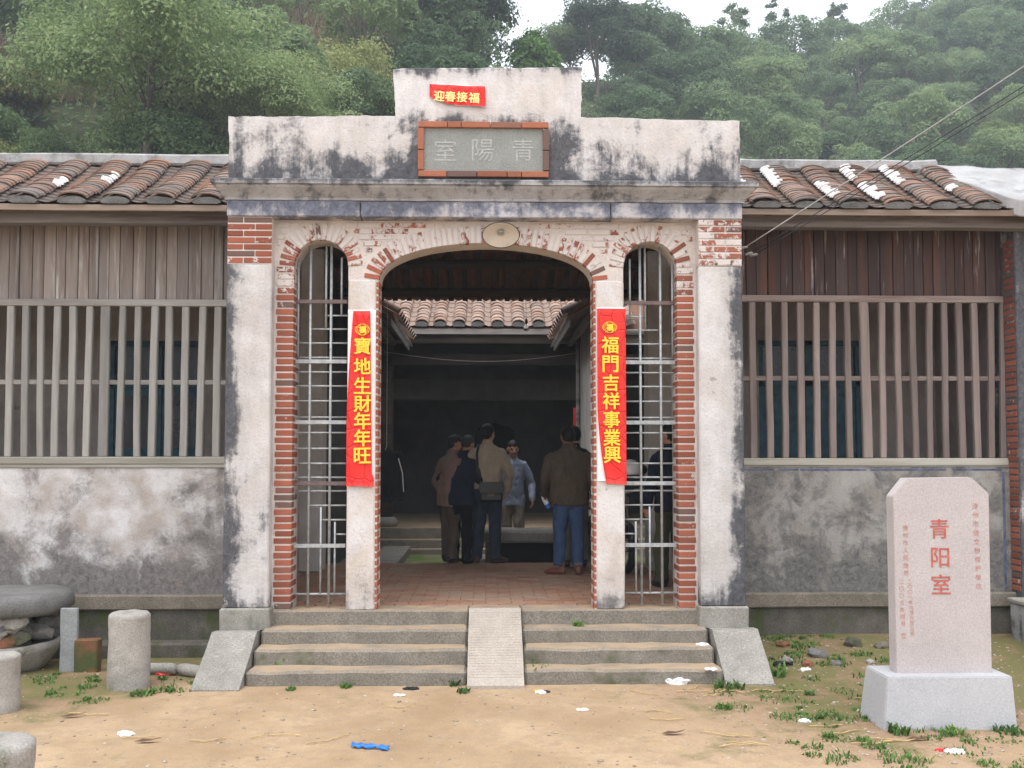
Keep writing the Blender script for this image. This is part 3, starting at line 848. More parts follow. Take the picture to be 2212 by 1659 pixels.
for s in (-1, 1):
    a, b = sorted((s * 1.992, s * (2.40 if s > 0 else 2.38)))
    ext = .90 if s < 0 else .80
    MB().prism([(-.158, .0), (-.158, .415), (-.30, .425), (-ext, GZ + .01), (-ext, -.02)][::-1], a, b, 'x').build('cheek_slab', MAT['granite_g'], st, subdiv=4, jit=.008, jscale=4)

# ------------------------------------------------------------------ gate hall floor of bricks, its walls and roof
VY = 4.15
fl = tag(box_obj('gate_hall_floor', MAT['mortar'], None, -2.3, 2.3, .27, VY, .30, FZ - .018, .002), 'brick-paved floor of the gate hall', kind='structure')
g = G('floor_brick'); p = g.pos(); r_ = g.rand(); n = g.noise(p, 1.7, 5, .6); n2 = g.noise(p, 35, 4, .6)
cc = g.mix(g.step(r_, 0, 1), (.30, .155, .10), (.42, .235, .16))
cc = g.mix(g.step(n, .42, .66, 0, .75), cc, (.36, .275, .205))
MAT['floorbrick'] = g.out(g.hsv(cc, .5, 1, g.step(n2, .3, .7, .85, 1.12)), .85, n2, .3, .004)
bx, by = .245, .122
me = MB().box(-bx / 2 + .004, bx / 2 - .004, -by / 2 + .004, by / 2 - .004, -.02, 0, .003).mesh('brick'); me.materials.append(MAT['floorbrick'])
cells = []
for j in range(int((VY - .28) / by)):
    for i in range(-9, 10):
        x = (i + (.5 if j % 2 else 0)) * bx; y = .28 + (j + .5) * by
        if abs(x) < 2.1: cells.append((x, y))
near = sorted(cells, key=lambda c: c[1] * 1.0 + (0 if abs(c[0]) < 1.3 else 2.0))
rest = MB()
for i, (x, y) in enumerate(near):
    z = FZ + rnd.uniform(-.003, .002)
    if i < 295:
        o = bpy.data.objects.new('brick', me); C.objects.link(o); o.parent = fl; o.location = (x, y, z)
    else: rest.box(x - bx / 2 + .004, x + bx / 2 - .004, y - by / 2 + .004, y + by / 2 - .004, z - .02, z, .003)
tag(rest.build('paving', MAT['floorbrick'], fl), kind='stuff')
hall = thing('gate_hall', 'dim timber-roofed gate hall seen through the arches', 'hall', (0, 2.2, FZ))
for s in (-1, 1):
    box_obj('side_wall', MAT['inner'], hall, *sorted((s * 2.42, s * 2.62)), 1.27, 4.2, .3, 4.6)
    box_obj('side_wall', MAT['inner'], hall, *sorted((s * 2.17, s * 2.335)), .255, 1.265, .3, 4.3)
    # peeling post half engaged with the side wall
    MB().tube([(s * 2.26, 2.35, .56), (s * 2.26, 2.35, 4.5)], .13, 16).build('post', MAT['inner'], hall, smooth=True)
    box_obj('wall_pier', MAT['inner'], hall, *sorted((s * 2.0, s * 2.419)), 3.1, 3.45, .56, 4.5)
RZ, RY = 5.15, 2.0
RE = 4.17
def slope(y): return RE + (4.45 - y) * (RZ - RE) / (4.45 - RY) if y > RY else 4.28 + (y - .26) * (RZ - 4.28) / (RY - .26)
for (ya, yb) in ((RY, 4.5), (.27, RY)):
    n_r = 24
    for i in range(n_r):
        x = -2.3 + 4.6 * (i + .5) / n_r
        za, zb = slope(ya + 1e-4 if ya == RY else ya), slope(yb - (1e-4 if yb == RY else 0))
        if yb == 4.5: zb = RE - .05 * .46
        MB().add([(x - .035, ya, za), (x + .035, ya, za), (x + .035, ya, za - .06), (x - .035, ya, za - .06), (x - .035, yb, zb), (x + .035, yb, zb), (x + .035, yb, zb - .06), (x - .035, yb, zb - .06)],
                 [(0, 1, 2, 3), (7, 6, 5, 4), (0, 4, 5, 1), (1, 5, 6, 2), (2, 6, 7, 3), (3, 7, 4, 0)]).build('rafter', MAT['rafter'], hall)
for y in (.9, RY, 2.9, 3.55, 4.2):
    MB().tube([(-2.42, y, slope(y) - .12), (2.42, y, slope(y) - .12)], .06, 12).build('purlin', MAT['darkwood'], hall, smooth=True)
# tile rows lying on the rafters, seen from below
for (ya, yb) in ((RY, 4.62), (.1, RY)):
    n_x, n_y = 24 * 8, 14
    V, F = [], []
    for j in range(n_y + 1):
        y = ya + (yb - ya) * j / n_y
        zz = slope(y) if y != RY else RZ
        for i in range(n_x + 1):
            x = -2.42 + 4.84 * i / n_x
            V.append((x, y, zz + .012 + .035 * abs(math.sin(math.pi * (x + 2.3) * n_r / 4.6)) + .02 * ((j % 2) - .5)))
    for j in range(n_y):
        for i in range(n_x): F.append((j * (n_x + 1) + i, j * (n_x + 1) + i + 1, (j + 1) * (n_x + 1) + i + 1, (j + 1) * (n_x + 1) + i))
    tag(link('roof_tiles', fast_mesh('roof_tiles', V, F), MAT['undertile'], hall), kind='stuff')
    V2 = [(x, y, z + .06) for x, y, z in V]
    tag(link('roof_covering', fast_mesh('roof_covering', V2, F), MAT['pan'], hall), kind='stuff')
# ================================================================== roof tile mesh
def tile_mesh(name, rad, h, L, th=.014, n=8, taper=.9):
    V, F = [], []
    for e, (y, k) in enumerate(((0, 1.0), (L, taper))):
        for o in (0, 1):
            for i in range(n + 1):
                a = math.pi * i / n
                rr, hh = (rad - o * th) * k, (h - o * th) * k
                V.append((-rr * math.cos(a), y, hh * math.sin(a)))
    m = n + 1
    for i in range(n):
        F += [(i, i + 1, 2 * m + i + 1, 2 * m + i), (m + i + 1, m + i, 3 * m + i, 3 * m + i + 1),
              (i + 1, i, m + i, m + i + 1), (2 * m + i, 2 * m + i + 1, 3 * m + i + 1, 3 * m + i)]
    F += [(0, 2 * m, 3 * m, m), (n, m + n, 3 * m + n, 2 * m + n)]
    return MB().add(V, F).mesh(name, smooth=False)

def tile_roof(parent, rows, y0, z0, y1, z1, rad, h, expo, mat, panmat, pitchx, capmat=None, droop=0.0, lime=()):
    """rows of barrel tiles from the eave (y0, z0) up to the ridge (y1, z1), one object to a tile"""
    Ls = math.hypot(y1 - y0, z1 - z0); ang = math.atan2(z1 - z0, y1 - y0)
    n = int(Ls / expo)
    me = tile_mesh('roof_tile', rad, h, expo * 1.9); me.materials.append(mat)
    for ri, x in enumerate(rows):
        wob = rnd.uniform(-.02, .02); ph = rnd.uniform(0, 6)
        for k in range(n):
            t = k * expo / Ls
            o = bpy.data.objects.new('roof_tile', me); C.objects.link(o)
            o.parent = parent; o.matrix_parent_inverse = pinv_world(parent).inverted()
            o.location = (x + wob * math.sin(3 * t + ph) + rnd.uniform(-.006, .006), y0 + (y1 - y0) * t, z0 + (z1 - z0) * t + .03 + rnd.uniform(-.006, .008) - droop * math.sin(math.pi * t))
            o.rotation_euler = (ang - .08 + rnd.uniform(-.03, .03), rnd.uniform(-.05, .05), rnd.uniform(-.04, .04))
        if capmat:
            cm = MB(); V = [(0, 0, 0)]; m = 9
            pr = [(-rad * .93 * math.cos(math.pi * i / m), h * .9 * math.sin(math.pi * i / m) - .03) for i in range(m + 1)]
            pr = pr + [(rad * .7, -.045), (-rad * .7, -.045)]
            cm.prism([(x + a, z0 + .025 + b) for a, b in pr][::-1], y0 - .012, y0 + .05).build('tile_end', capmat, parent, jit=.008, jscale=20)
    # pan tiles between the rows, stepped
    xa, xb = rows[0] - pitchx, rows[-1] + pitchx
    V, F = [], []
    ns = int(Ls / (expo * 1.6)); nx = int((xb - xa) / .05)
    for j in range(ns):
        for e in (0, 1):
            t = (j + e) / ns
            for i in range(nx + 1):
                x = xa + (xb - xa) * i / nx
                dd = .028 * math.cos(2 * math.pi * (x - rows[0]) / pitchx)
                V.append((x, y0 + (y1 - y0) * t, z0 + (z1 - z0) * t + dd + (.018 if e == 0 else 0) - droop * math.sin(math.pi * t)))
    w = nx + 1
    for j in range(2 * ns - 1):
        for i in range(nx): F.append((j * w + i, j * w + i + 1, (j + 1) * w + i + 1, (j + 1) * w + i))
    tag(link('pan_tiles', fast_mesh('pan_tiles', V, F), panmat, parent), kind='stuff')
    # lime mortar along the flank of some rows
    for ri, t0, t1, side in lime:
        lm = MB()
        for kk in range(int(t0 * n), int(t1 * n)):
            t = kk * expo / Ls
            wdt = rnd.uniform(.45, .8); r2 = rad + .010 + rnd.uniform(0, .008); h2 = h + .012
            cs = []
            for yy_ in (0.0, expo * rnd.uniform(.9, 1.05)):
                for q in range(5):
                    a = wdt * math.pi / 2 * q / 4
                    if side > 0: a = math.pi - a
                    for o_ in (0, .022):
                        cs.append((rows[ri] - (r2 - o_) * math.cos(a) * (1 + rnd.uniform(-.02, .02)), y0 + (y1 - y0) * t + yy_ * math.cos(ang), z0 + (z1 - z0) * t + yy_ * math.sin(ang) + .032 + (h2 - o_) * math.sin(a) - droop * math.sin(math.pi * t) + (.012 if yy_ == 0 else -.004)))
            fs = []
            for q in range(4):
                b0 = 2 * q
                fs += [(b0, b0 + 2, b0 + 12, b0 + 10), (b0 + 1, b0 + 11, b0 + 13, b0 + 3), (b0, b0 + 1, b0 + 3, b0 + 2), (b0 + 10, b0 + 12, b0 + 13, b0 + 11)]
            lm.add(cs, fs)
        lm.build('lime_strip', MAT['limestrip'], parent)

WY = 1.0                                             # front of the wing walls
EY, EZ, RGY, RGZ = .47, 4.40, 1.72, 5.13             # eave and ridge
def wing(s, label):
    w = thing('wing_building', label, 'building', (s * 4.2, 1.6, GZ))
    xin, xout = s * 2.36, s * (5.42 if s > 0 else 6.6)
    a, b = sorted((xin, xout))
    L = MAT['barl'] if s < 0 else MAT['barr']
    WL = MAT['woodl'] if s < 0 else MAT['woodr']
    RL = MAT['railx'] if s < 0 else MAT['railr']
    z_rt, z_rb, z_mid, z_st, z_sb = (3.545, 3.475, 2.70, 1.945, 1.835) if s < 0 else (3.615, 3.545, 2.755, 1.93, 1.845)
    MB().box(a, b, WY, WY + .25, .57, z_sb, .004).build('wall', MAT['wall_l' if s < 0 else 'wall_r'], w)
    MB().box(a, b, WY - .075, WY + .2, .425, .575, .015).build('stone_ledge', MAT['base'], w, subdiv=4, jit=.006)
    MB().box(a, b, WY - .03, WY + .2, -.15, .424, .004).build('foundation', MAT['found'], w, subdiv=3, jit=.015)
    if s < 0: MB().box(a, b, WY - .26, WY - .035, -.15, .135, .02).build('footing', MAT['found'], w, subdiv=4, jit=.02)
    win = MB().box(a, b, WY + .04, WY + .13, z_rb, z_rt, .006).build('window_rail', RL, w)
    for z0, z1, yy in ((z_mid - .024, z_mid + .024, WY + .065),):
        MB().box(a, b, yy, yy + .035, z0, z1, .004).build('mid_rail', RL, win)
    MB().box(a, b, WY + .01, WY + .20, z_st - .075, z_st, .008).build('window_sill', MAT['sillw'], w, subdiv=3, jit=.003)
    MB().box(a, b, WY - .012, WY + .20, z_sb, z_st - .078, .004).build('sill_course', MAT['sillw'], w, subdiv=2, jit=.004)
    if s < 0: us = [22, 62, 101, 140, 181, 221, 262, 305, 346, 387, 426, 466, 508, 548]; us = [u * 1.0 / 1.1718 for u in us]
    else: us = [(1728 + c / 2.56) / 1.1718 for c in (458, 565, 665, 770, 872, 974, 1076, 1190, 1298, 1400, 1500, 1605, 1705, 1805, 1905, 2005, 2085)]
    bars = [PX(u, WY + .05, 830) for u in us]
    if s < 0: bars = [bars[0] - .1615 * k for k in range(10, 0, -1)] + bars
    for i, x in enumerate(bars):
        wide = .05 if (abs(x - PX(us[6 if s < 0 else 7], WY + .05, 830)) < .01) else .034
        wd = wide + rnd.uniform(-.003, .003)
        tl = rnd.uniform(-.012, .012)
        mbb = MB().box(x - wd, x + wd, WY + .045 + rnd.uniform(-.006, .006), WY + .10, z_st - .002, z_rb + .002, .008)
        mbb.v = [(a_ + tl * (c_ - 2.7) / .8, b_, c_) for a_, b_, c_ in mbb.v]
        mbb.build('bar', L, win, subdiv=4, jit=.007, jscale=2.5)
    # boards above the window
    x = a + .005; k = 0
    while x < b - .02:
        wd = min(rnd.uniform(.095, .135), b - x)
        MB().box(x, x + wd - .006, WY + .07 + rnd.uniform(0, .02), WY + .11, z_rt - .002, 4.62, .004).build('board', WL, w)
        x += wd; k += 1
    # dark gap filler behind the joints and the back of the boards
    MB().box(a, b, WY + .112, WY + .125, z_rt, 4.6).build('board_backing', MAT['darkwood'], w)
    # eave: beam, fascia board, rafters
    MB().box(a, b + (0 if s < 0 else .9), WY - .36, WY - .20, 4.235, 4.385, .01).build('eave_beam', MAT['beam'], w, subdiv=4, jit=.012, jscale=1.5)
    MB().box(a + .02, b + (0 if s < 0 else .8), EY + .005, EY + .03, 4.315, 4.375, .004).build('fascia_board', MAT['fascia'], w, subdiv=4, jit=.012, jscale=1.3)
    x = a + .1
    sl = (RGZ - EZ) / (RGY - EY)
    while x < b:
        V = []
        for y in (EY + .03, RGY):
            z = EZ - .03 + (y - EY) * sl - .03
            V += [(x - .03, y, z), (x + .03, y, z), (x + .03, y, z - .05), (x - .03, y, z - .05)]
        MB().add(V, [(0, 1, 2, 3), (7, 6, 5, 4), (0, 4, 5, 1), (1, 5, 6, 2), (2, 6, 7, 3), (3, 7, 4, 0)]).build('rafter', MAT['rafter'], w)
        x += .3
    MB().add([(a, EY + .02, EZ - .035), (b, EY + .02, EZ - .035), (b, RGY, RGZ - .035), (a, RGY, RGZ - .035)], [(0, 1, 2, 3)]).build('roof_boarding', MAT['undertile'], w)
    # roof
    if s < 0: rows = [PX(u, EY, 430) for u in (51, 155, 249, 347, 446)]; rows = [rows[0] - .44 * k for k in range(4, 0, -1)] + rows; lime = ((4, .35, .55, 1), (5, .45, .7, 1))
    else: rows = [PX((1728 + c / 2.56) / 1.1718, EY, 430) for c in (545, 815, 1110, 1395, 1690, 1975)]; lime = ((0, .25, .75, -1), (1, .5, .98, -1), (2, .15, .6, -1), (3, .1, .55, -1), (3, .7, 1, -1), (4, .6, 1.0, -1), (5, .4, .5, -1))
    tile_roof(w, rows, EY, EZ, RGY, RGZ, .150, .060, .066, MAT['tile'], MAT['pan'], .44, MAT['cap'], droop=.03, lime=lime)
    rb = MB()
    ra, rb_ = (a, b) if s < 0 else (a, 5.0)
    rb.box(ra, rb_, RGY - .06, RGY + .16, RGZ - .02, RGZ + .105, .02).build('ridge', MAT['ridge'], w, subdiv=8, jit=.016, jscale=4)
    # rear slope of the roof
    MB().add([(a, RGY, RGZ), (b, RGY, RGZ), (b, 3.3, 4.25), (a, 3.3, 4.25)], [(0, 1, 2, 3)]).build('rear_slope', MAT['pan'], w)
    # veranda behind the bars
    BY = 2.75
    MB().box(a, b, WY + .25, BY, .35, FZ).build('veranda_floor', MAT['base'], w)
    if s < 0: d0, d1, dt = PX(233, BY), PX(442, BY), PZ(738, BY)
    else: d0, d1, dt = PX(1640, BY), PX(1862, BY), PZ(733, BY)
    for (p, q, r, t) in ((a, d0, FZ, 4.5), (d1, b, FZ, 4.5), (d0, d1, dt, 4.5)):
        MB().box(p, q, BY, BY + .2, r, t).build('back_wall', MAT['veranda'], w)
    for (p, q) in ((b, b + .2),) if s > 0 else ((a - .2, a),):
        MB().box(p, q, WY + .002, BY + .2, .1, 4.5).build('end_wall', MAT['veranda'], w)
    # blue double door with a glazed fanlight
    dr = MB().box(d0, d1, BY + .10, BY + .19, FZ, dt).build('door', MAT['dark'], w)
    tag(dr, 'faded blue double door with dark fanlight')
    fr = MB(); W = d1 - d0; zt = dt - .52
    for p, q, r, t in ((0, .06, FZ, dt), (W - .06, W, FZ, dt), (0, W, dt - .06, dt), (0, W, zt - .04, zt + .04), (W / 2 - .05, W / 2 + .05, FZ, dt)):
        MB().box(d0 + p, d0 + q, BY + .02, BY + .09, r, t, .004).build('door_frame', MAT['blue'], dr) if False else fr.box(d0 + p, d0 + q, BY + .02, BY + .09, r, t, .004)
    fr.build('door_frame', MAT['blue'], dr)
    for hx in (0, 1):
        x0 = d0 + .06 + hx * (W / 2 - .01); x1 = x0 + W / 2 - .11
        leaf = MB()
        for p, q in ((x0, x0 + .07), (x1 - .07, x1)): leaf.box(p, q, BY + .045, BY + .08, FZ, zt - .04, .003)
        zs = [FZ, FZ + .12, 1.30, 1.42, 1.95, 2.05, zt - .14, zt - .04]
        for r, t in zip(zs[::2], zs[1::2]): leaf.box(x0 + .07, x1 - .07, BY + .045, BY + .08, r, t, .003)
        leaf.build('door_leaf', MAT['blue'], dr)
        for r, t, mm in ((FZ + .12, 1.30, 'blue'), (1.42, 1.95, 'glass_dark' if s < 0 else 'blue'), (2.05, zt - .14, 'glass_dark' if s < 0 else 'blue')):
            MB().box(x0 + .07, x1 - .07, BY + .06, BY + .07, r, t).build('pane' if mm != 'blue' else 'door_panel', MAT[mm], dr)
        MB().box(x0, x1, BY + .06, BY + .07, zt + .04, dt - .06).build('pane', MAT['glass_dark'], dr)
    return w
wl = wing(-1, 'left wing of the old hall with bleached wooden window bars and tiled roof')
wr = wing(1, 'right wing of the old hall with brown wooden window bars and limed tiles')
# blue painted band under the right window, and the end of the right wing
xb_ = 2.37
while xb_ < 5.25:                                 # worn away in places
    xe_ = min(5.29, xb_ + rnd.uniform(.15, .7))
    box_obj('blue_band', MAT['bluepaint'], wr, xb_, xe_, WY - .003, WY + .02, 1.806 + rnd.uniform(-.003, .003), 1.824, .001)
    xb_ = xe_ + rnd.uniform(.01, .12)
box_obj('blue_band', MAT['bluepaint'], wr, 5.295, 5.32, WY - .005, WY + .02, .62, 1.79, .001)
pm = MB().box(5.372, 5.9, .80, 1.30, -.1, 4.35, .01).build('end_pier', MAT['pier'], wr, subdiv=5, jit=.006)
zc = .62
bme = MB().box(0, .05, .0, .2, -.024, .024, .004).mesh('brick'); bme.materials.append(MAT['brick'])
while zc < 4.2:
    o = bpy.data.objects.new('brick', bme); C.objects.link(o); o.parent = pm; o.matrix_parent_inverse = pinv_world(pm).inverted()
    o.location = (5.368, .83 + rnd.uniform(-.004, .004), zc); zc += CO
# white plastered verge at the right end of the roof
vg = [(4.74, 1.80, 5.22), (5.22, 1.86, 5.24), (5.9, 1.5, 5.08), (6.8, 1.0, 4.80), (6.8, .45, 4.40), (5.22, .43, 4.46)]
bm = bmesh.new()
top = [bm.verts.new(p) for p in vg]; bot = [bm.verts.new((x, y, z - .16)) for x, y, z in vg]
bm.faces.new(top[::-1]); bm.faces.new(bot)
for i in range(6): bm.faces.new((top[i], top[(i + 1) % 6], bot[(i + 1) % 6], bot[i]))
bmesh.ops.recalc_face_normals(bm, faces=bm.faces[:])
bmesh.ops.triangulate(bm, faces=bm.faces[:])
bmesh.ops.subdivide_edges(bm, edges=bm.edges[:], cuts=9, use_grid_fill=True)
for v in bm.verts: v.co += mnoise.noise_vector(v.co * 3.5) * .03 + Vector((0, 0, mnoise.noise(v.co * 11) * .012))
me = bpy.data.meshes.new('roof_verge'); bm.to_mesh(me); bm.free()
me.polygons.foreach_set('use_smooth', [True] * len(me.polygons))
link('roof_verge', me, MAT['white'], wr)

# ================================================================== courtyard, side passages and rear hall
tag(box_obj('courtyard', MAT['court'], None, -2.6, 2.6, VY + .002, 8.0, .1, .30, .004, subdiv=3, jit=.01), 'mossy sunken courtyard behind the gate hall', kind='structure')
kb = thing('courtyard_kerb', 'grey stone kerb slab along the left of the mossy courtyard', 'kerb', (-1.4, 5.6, .3))
box_obj('kerb_slab', MAT['granite_g'], kb, -1.75, -1.28, 4.16, 6.1, .29, .44, .012)
box_obj('kerb_slab', MAT['granite_g'], kb, -1.75, -1.28, 6.11, 8.0, .29, .44, .012)
kb = thing('courtyard_kerb', 'stone kerb slab along the right of the courtyard behind the men', 'kerb', (1.4, 5.6, .3))
box_obj('kerb_slab', MAT['granite_g'], kb, 1.05, 1.62, 4.16, 6.1, .29, .46, .012)
box_obj('kerb_slab', MAT['granite_g'], kb, 1.05, 1.62, 6.11, 8.0, .29, .46, .012)
rh = thing('rear_hall', 'dark rear hall with a tiled eave beyond the courtyard', 'hall', (0, 10, .3))
HF = .72
MB().box(-3.6, 3.6, 8.40, 13.2, .1, HF, .012).build('hall_floor', MAT['granite'], rh)
MB().box(-3.6, 3.6, 8.12, 8.399, .1, .53, .012).build('step', MAT['granite'], rh)
MB().box(-3.6, 3.6, 7.90, 8.119, .1, .39, .012).build('step', MAT['granite'], rh)
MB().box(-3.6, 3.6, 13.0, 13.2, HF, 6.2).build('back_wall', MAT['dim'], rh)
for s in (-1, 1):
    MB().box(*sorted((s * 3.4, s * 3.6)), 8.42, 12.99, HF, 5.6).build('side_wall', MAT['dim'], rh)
    MB().tube([(s * 1.78, 8.75, HF), (s * 1.78, 8.75, 4.15)], .12, 14).build('column', MAT['darkwood'], rh, smooth=True)
    MB().lathe([(.19, HF), (.22, HF + .06), (.17, HF + .16), (.12, HF + .17)], 18, Matrix.Translation((s * 1.78, 8.75, .001))).build('column_base', MAT['granite_g'], rh, smooth=True)
# altar screen at the back
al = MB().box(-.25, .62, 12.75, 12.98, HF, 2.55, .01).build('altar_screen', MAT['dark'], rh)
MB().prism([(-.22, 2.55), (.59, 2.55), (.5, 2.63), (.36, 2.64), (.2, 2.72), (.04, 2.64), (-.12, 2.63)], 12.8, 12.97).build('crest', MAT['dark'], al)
box_obj('cross_beam', MAT['dim'], rh, -3.4, 3.4, 9.9, 10.1, 3.05, 3.45)
box_obj('cross_beam', MAT['darkwood'], rh, -3.4, 3.4, 8.68, 8.84, 3.60, 3.80)
hey, hez = 8.0, 4.22
box_obj('eave_board', MAT['greywood'], rh, -3.6, 3.6, hey + .02, hey + .06, hez - .15, hez - .055, .004)
MB().tube([(-3.6, hey + .34, hez - .19), (3.6, hey + .34, hez - .19)], .085, 12).build('eave_purlin', MAT['greywood'], rh, smooth=True)
for i in range(24):
    x = -3.4 + 6.8 * i / 23
    MB().add([(x - .035, hey + .05, hez - .06), (x + .035, hey + .05, hez - .06), (x + .035, hey + .05, hez - .12), (x - .035, hey + .05, hez - .12),
              (x - .035, 11, hez + 1.44), (x + .035, 11, hez + 1.44), (x + .035, 11, hez + 1.38), (x - .035, 11, hez + 1.38)],
             [(0, 1, 2, 3), (7, 6, 5, 4), (0, 4, 5, 1), (1, 5, 6, 2), (2, 6, 7, 3), (3, 7, 4, 0)]).build('rafter', MAT['rafter'], rh)
MB().add([(-3.6, hey + .02, hez - .05), (3.6, hey + .02, hez - .05), (3.6, 11, hez + 1.45), (-3.6, 11, hez + 1.45)], [(0, 1, 2, 3)]).build('roof_boarding', MAT['undertile'], rh)
MB().add([(-3.6, 11, hez + 1.46), (3.6, 11, hez + 1.46), (3.6, 13.4, hez + .6), (-3.6, 13.4, hez + .6)], [(0, 1, 2, 3)]).build('rear_slope', MAT['pan'], rh)
hrows = [PX(u, hey, 700) for u in (868, 910, 950, 991, 1032, 1075, 1120, 1164, 1208)]
hrows = [hrows[0] - .335 * k for k in (3, 2, 1)] + hrows + [hrows[-1] + .335 * k for k in (1, 2, 3)]
tile_roof(rh, hrows, hey, hez, 11.0, hez + 1.5, .118, .085, .16, MAT['tile_hall'], MAT['tile_hall'], .335, MAT['cap'])
box_obj('red_notice', MAT['red'], rh, *sorted((PX(1238, 8.6), PX(1247, 8.6))), 8.60, 8.61, PZ(925, 8.6), PZ(880, 8.6), .001)
for s, ex, wx, lab in ((-1, 1.28, 2.3, 'tiled lean-to eave on the left side of the courtyard'), (1, 1.13, 1.66, 'tiled lean-to eave and limed wall on the right side of the courtyard')):
    sp = thing('side_passage', lab, 'passage', (s * 2.0, 6.2, .3))
    def sx(v): return s * v
    zlo_, zhi_ = 3.90, 4.75
    x_in, x_out = ex, 2.62
    V = [(sx(x_in), 4.55, zlo_), (sx(x_out), 4.55, zhi_), (sx(x_out), 8.35, zhi_), (sx(x_in), 7.95, zlo_)]
    MB().add(V + [(x, y, z + .04) for x, y, z in V], [(0, 1, 2, 3), (7, 6, 5, 4), (0, 4, 5, 1), (1, 5, 6, 2), (2, 6, 7, 3), (3, 7, 4, 0)]).build('roof_boarding', MAT['undertile'], sp)
    for i in range(13):
        y = 4.62 + i * .27
        MB().add([(sx(x_in - .02), y, zlo_ - .02), (sx(x_in - .02), y + .06, zlo_ - .02), (sx(x_in - .02), y + .06, zlo_ - .07), (sx(x_in - .02), y, zlo_ - .07),
                  (sx(x_out), y, zhi_ - .02), (sx(x_out), y + .06, zhi_ - .02), (sx(x_out), y + .06, zhi_ - .07), (sx(x_out), y, zhi_ - .07)],
                 [(0, 1, 2, 3), (7, 6, 5, 4), (0, 4, 5, 1), (1, 5, 6, 2), (2, 6, 7, 3), (3, 7, 4, 0)]).build('rafter', MAT['greywood'], sp)
    tm = tile_mesh('roof_tile', .12, .09, .34); tm.materials.append(MAT['tile'])
    for i in range(11):
        for j in range(7):
            o = bpy.data.objects.new('roof_tile', tm); C.objects.link(o); o.parent = sp; o.matrix_parent_inverse = pinv_world(sp).inverted()
            t = j / 7
            o.location = (sx(x_in - .05 + (x_out - x_in) * t), 4.75 + i * .31 + rnd.uniform(-.01, .01), zlo_ + .05 + (zhi_ - zlo_) * t)
            o.rotation_euler = (rnd.uniform(.45, .55), rnd.uniform(-.03, .03), -s * math.pi / 2 + rnd.uniform(-.03, .03))
    box_obj('eave_board', MAT['greywood'], sp, *sorted((sx(ex + .03), sx(ex + .06))), 4.6, 7.9, zlo_ - .13, zlo_ - .03, .004)
    MB().tube([(sx(ex + .35), 4.5, zlo_ + .05), (sx(ex + .35), 8.3, zlo_ + .05)], .06, 10).build('purlin', MAT['greywood'], sp, smooth=True)
    if s > 0:
        for p, q, r, t in ((4.22, 5.3, .3, 4.6), (6.2, 8.4, .3, 4.6), (5.3, 6.2, 2.75, 4.6)):
            MB().box(wx, wx + .2, p, q, r, t).build('wall', MAT['inner'], sp)
        MB().box(wx + .12, wx + .18, 5.3, 6.2, .3, 2.75).build('door', MAT['darkwood'], sp)
        MB().tube([(wx - .06, 8.2, .46), (wx - .06, 8.2, 4.2)], .035, 10).build('pole', MAT['greywood'], sp, smooth=True)
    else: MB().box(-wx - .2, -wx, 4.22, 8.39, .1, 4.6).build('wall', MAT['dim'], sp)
    MB().box(*sorted((sx(wx if s > 0 else 2.3), sx(1.3))), 4.18, 8.0, .1, .299).build('passage_floor', MAT['base'], sp)
# ================================================================== paper couplets and banner
def sheet(name, outline_l, outline_r, z0, z1, y, mat, parent=None, curl=.0, nz=40, nx=10, seed=0, th=.0015, amp=.009):
    """paper: left and right edges given as functions of t (0 = bottom, 1 = top)"""
    V, F = [], []
    for side in (0, 1):
        for j in range(nz + 1):
            t = j / nz
            xl, xr = outline_l(t), outline_r(t)
            for i in range(nx + 1):
                q = i / nx
                x = xl + (xr - xl) * q; z = z0(q) + (z1(q) - z0(q)) * t
                e = abs(q - .5) * 2
                yy = y - curl * e ** 4 - amp * (mnoise.noise(Vector((x * 7, z * 4, seed))) + .5) + side * th
                V.append((x, yy, z))
    w = nx + 1; off = w * (nz + 1)
    for j in range(nz):
        for i in range(nx):
            a = j * w + i
            F.append((a, a + 1, a + w + 1, a + w)); F.append((off + a, off + a + w, off + a + w + 1, off + a + 1))
    for j in range(nz):
        for i in (0, nx):
            a = j * w + i; F.append((a, a + w, off + a + w, off + a))
    for i in range(nx):
        for j in (0, nz):
            a = j * w + i; F.append((a, a + 1, off + a + 1, off + a))
    return link(name, fast_mesh(name, V, F, True), mat, parent)
yP = -.022
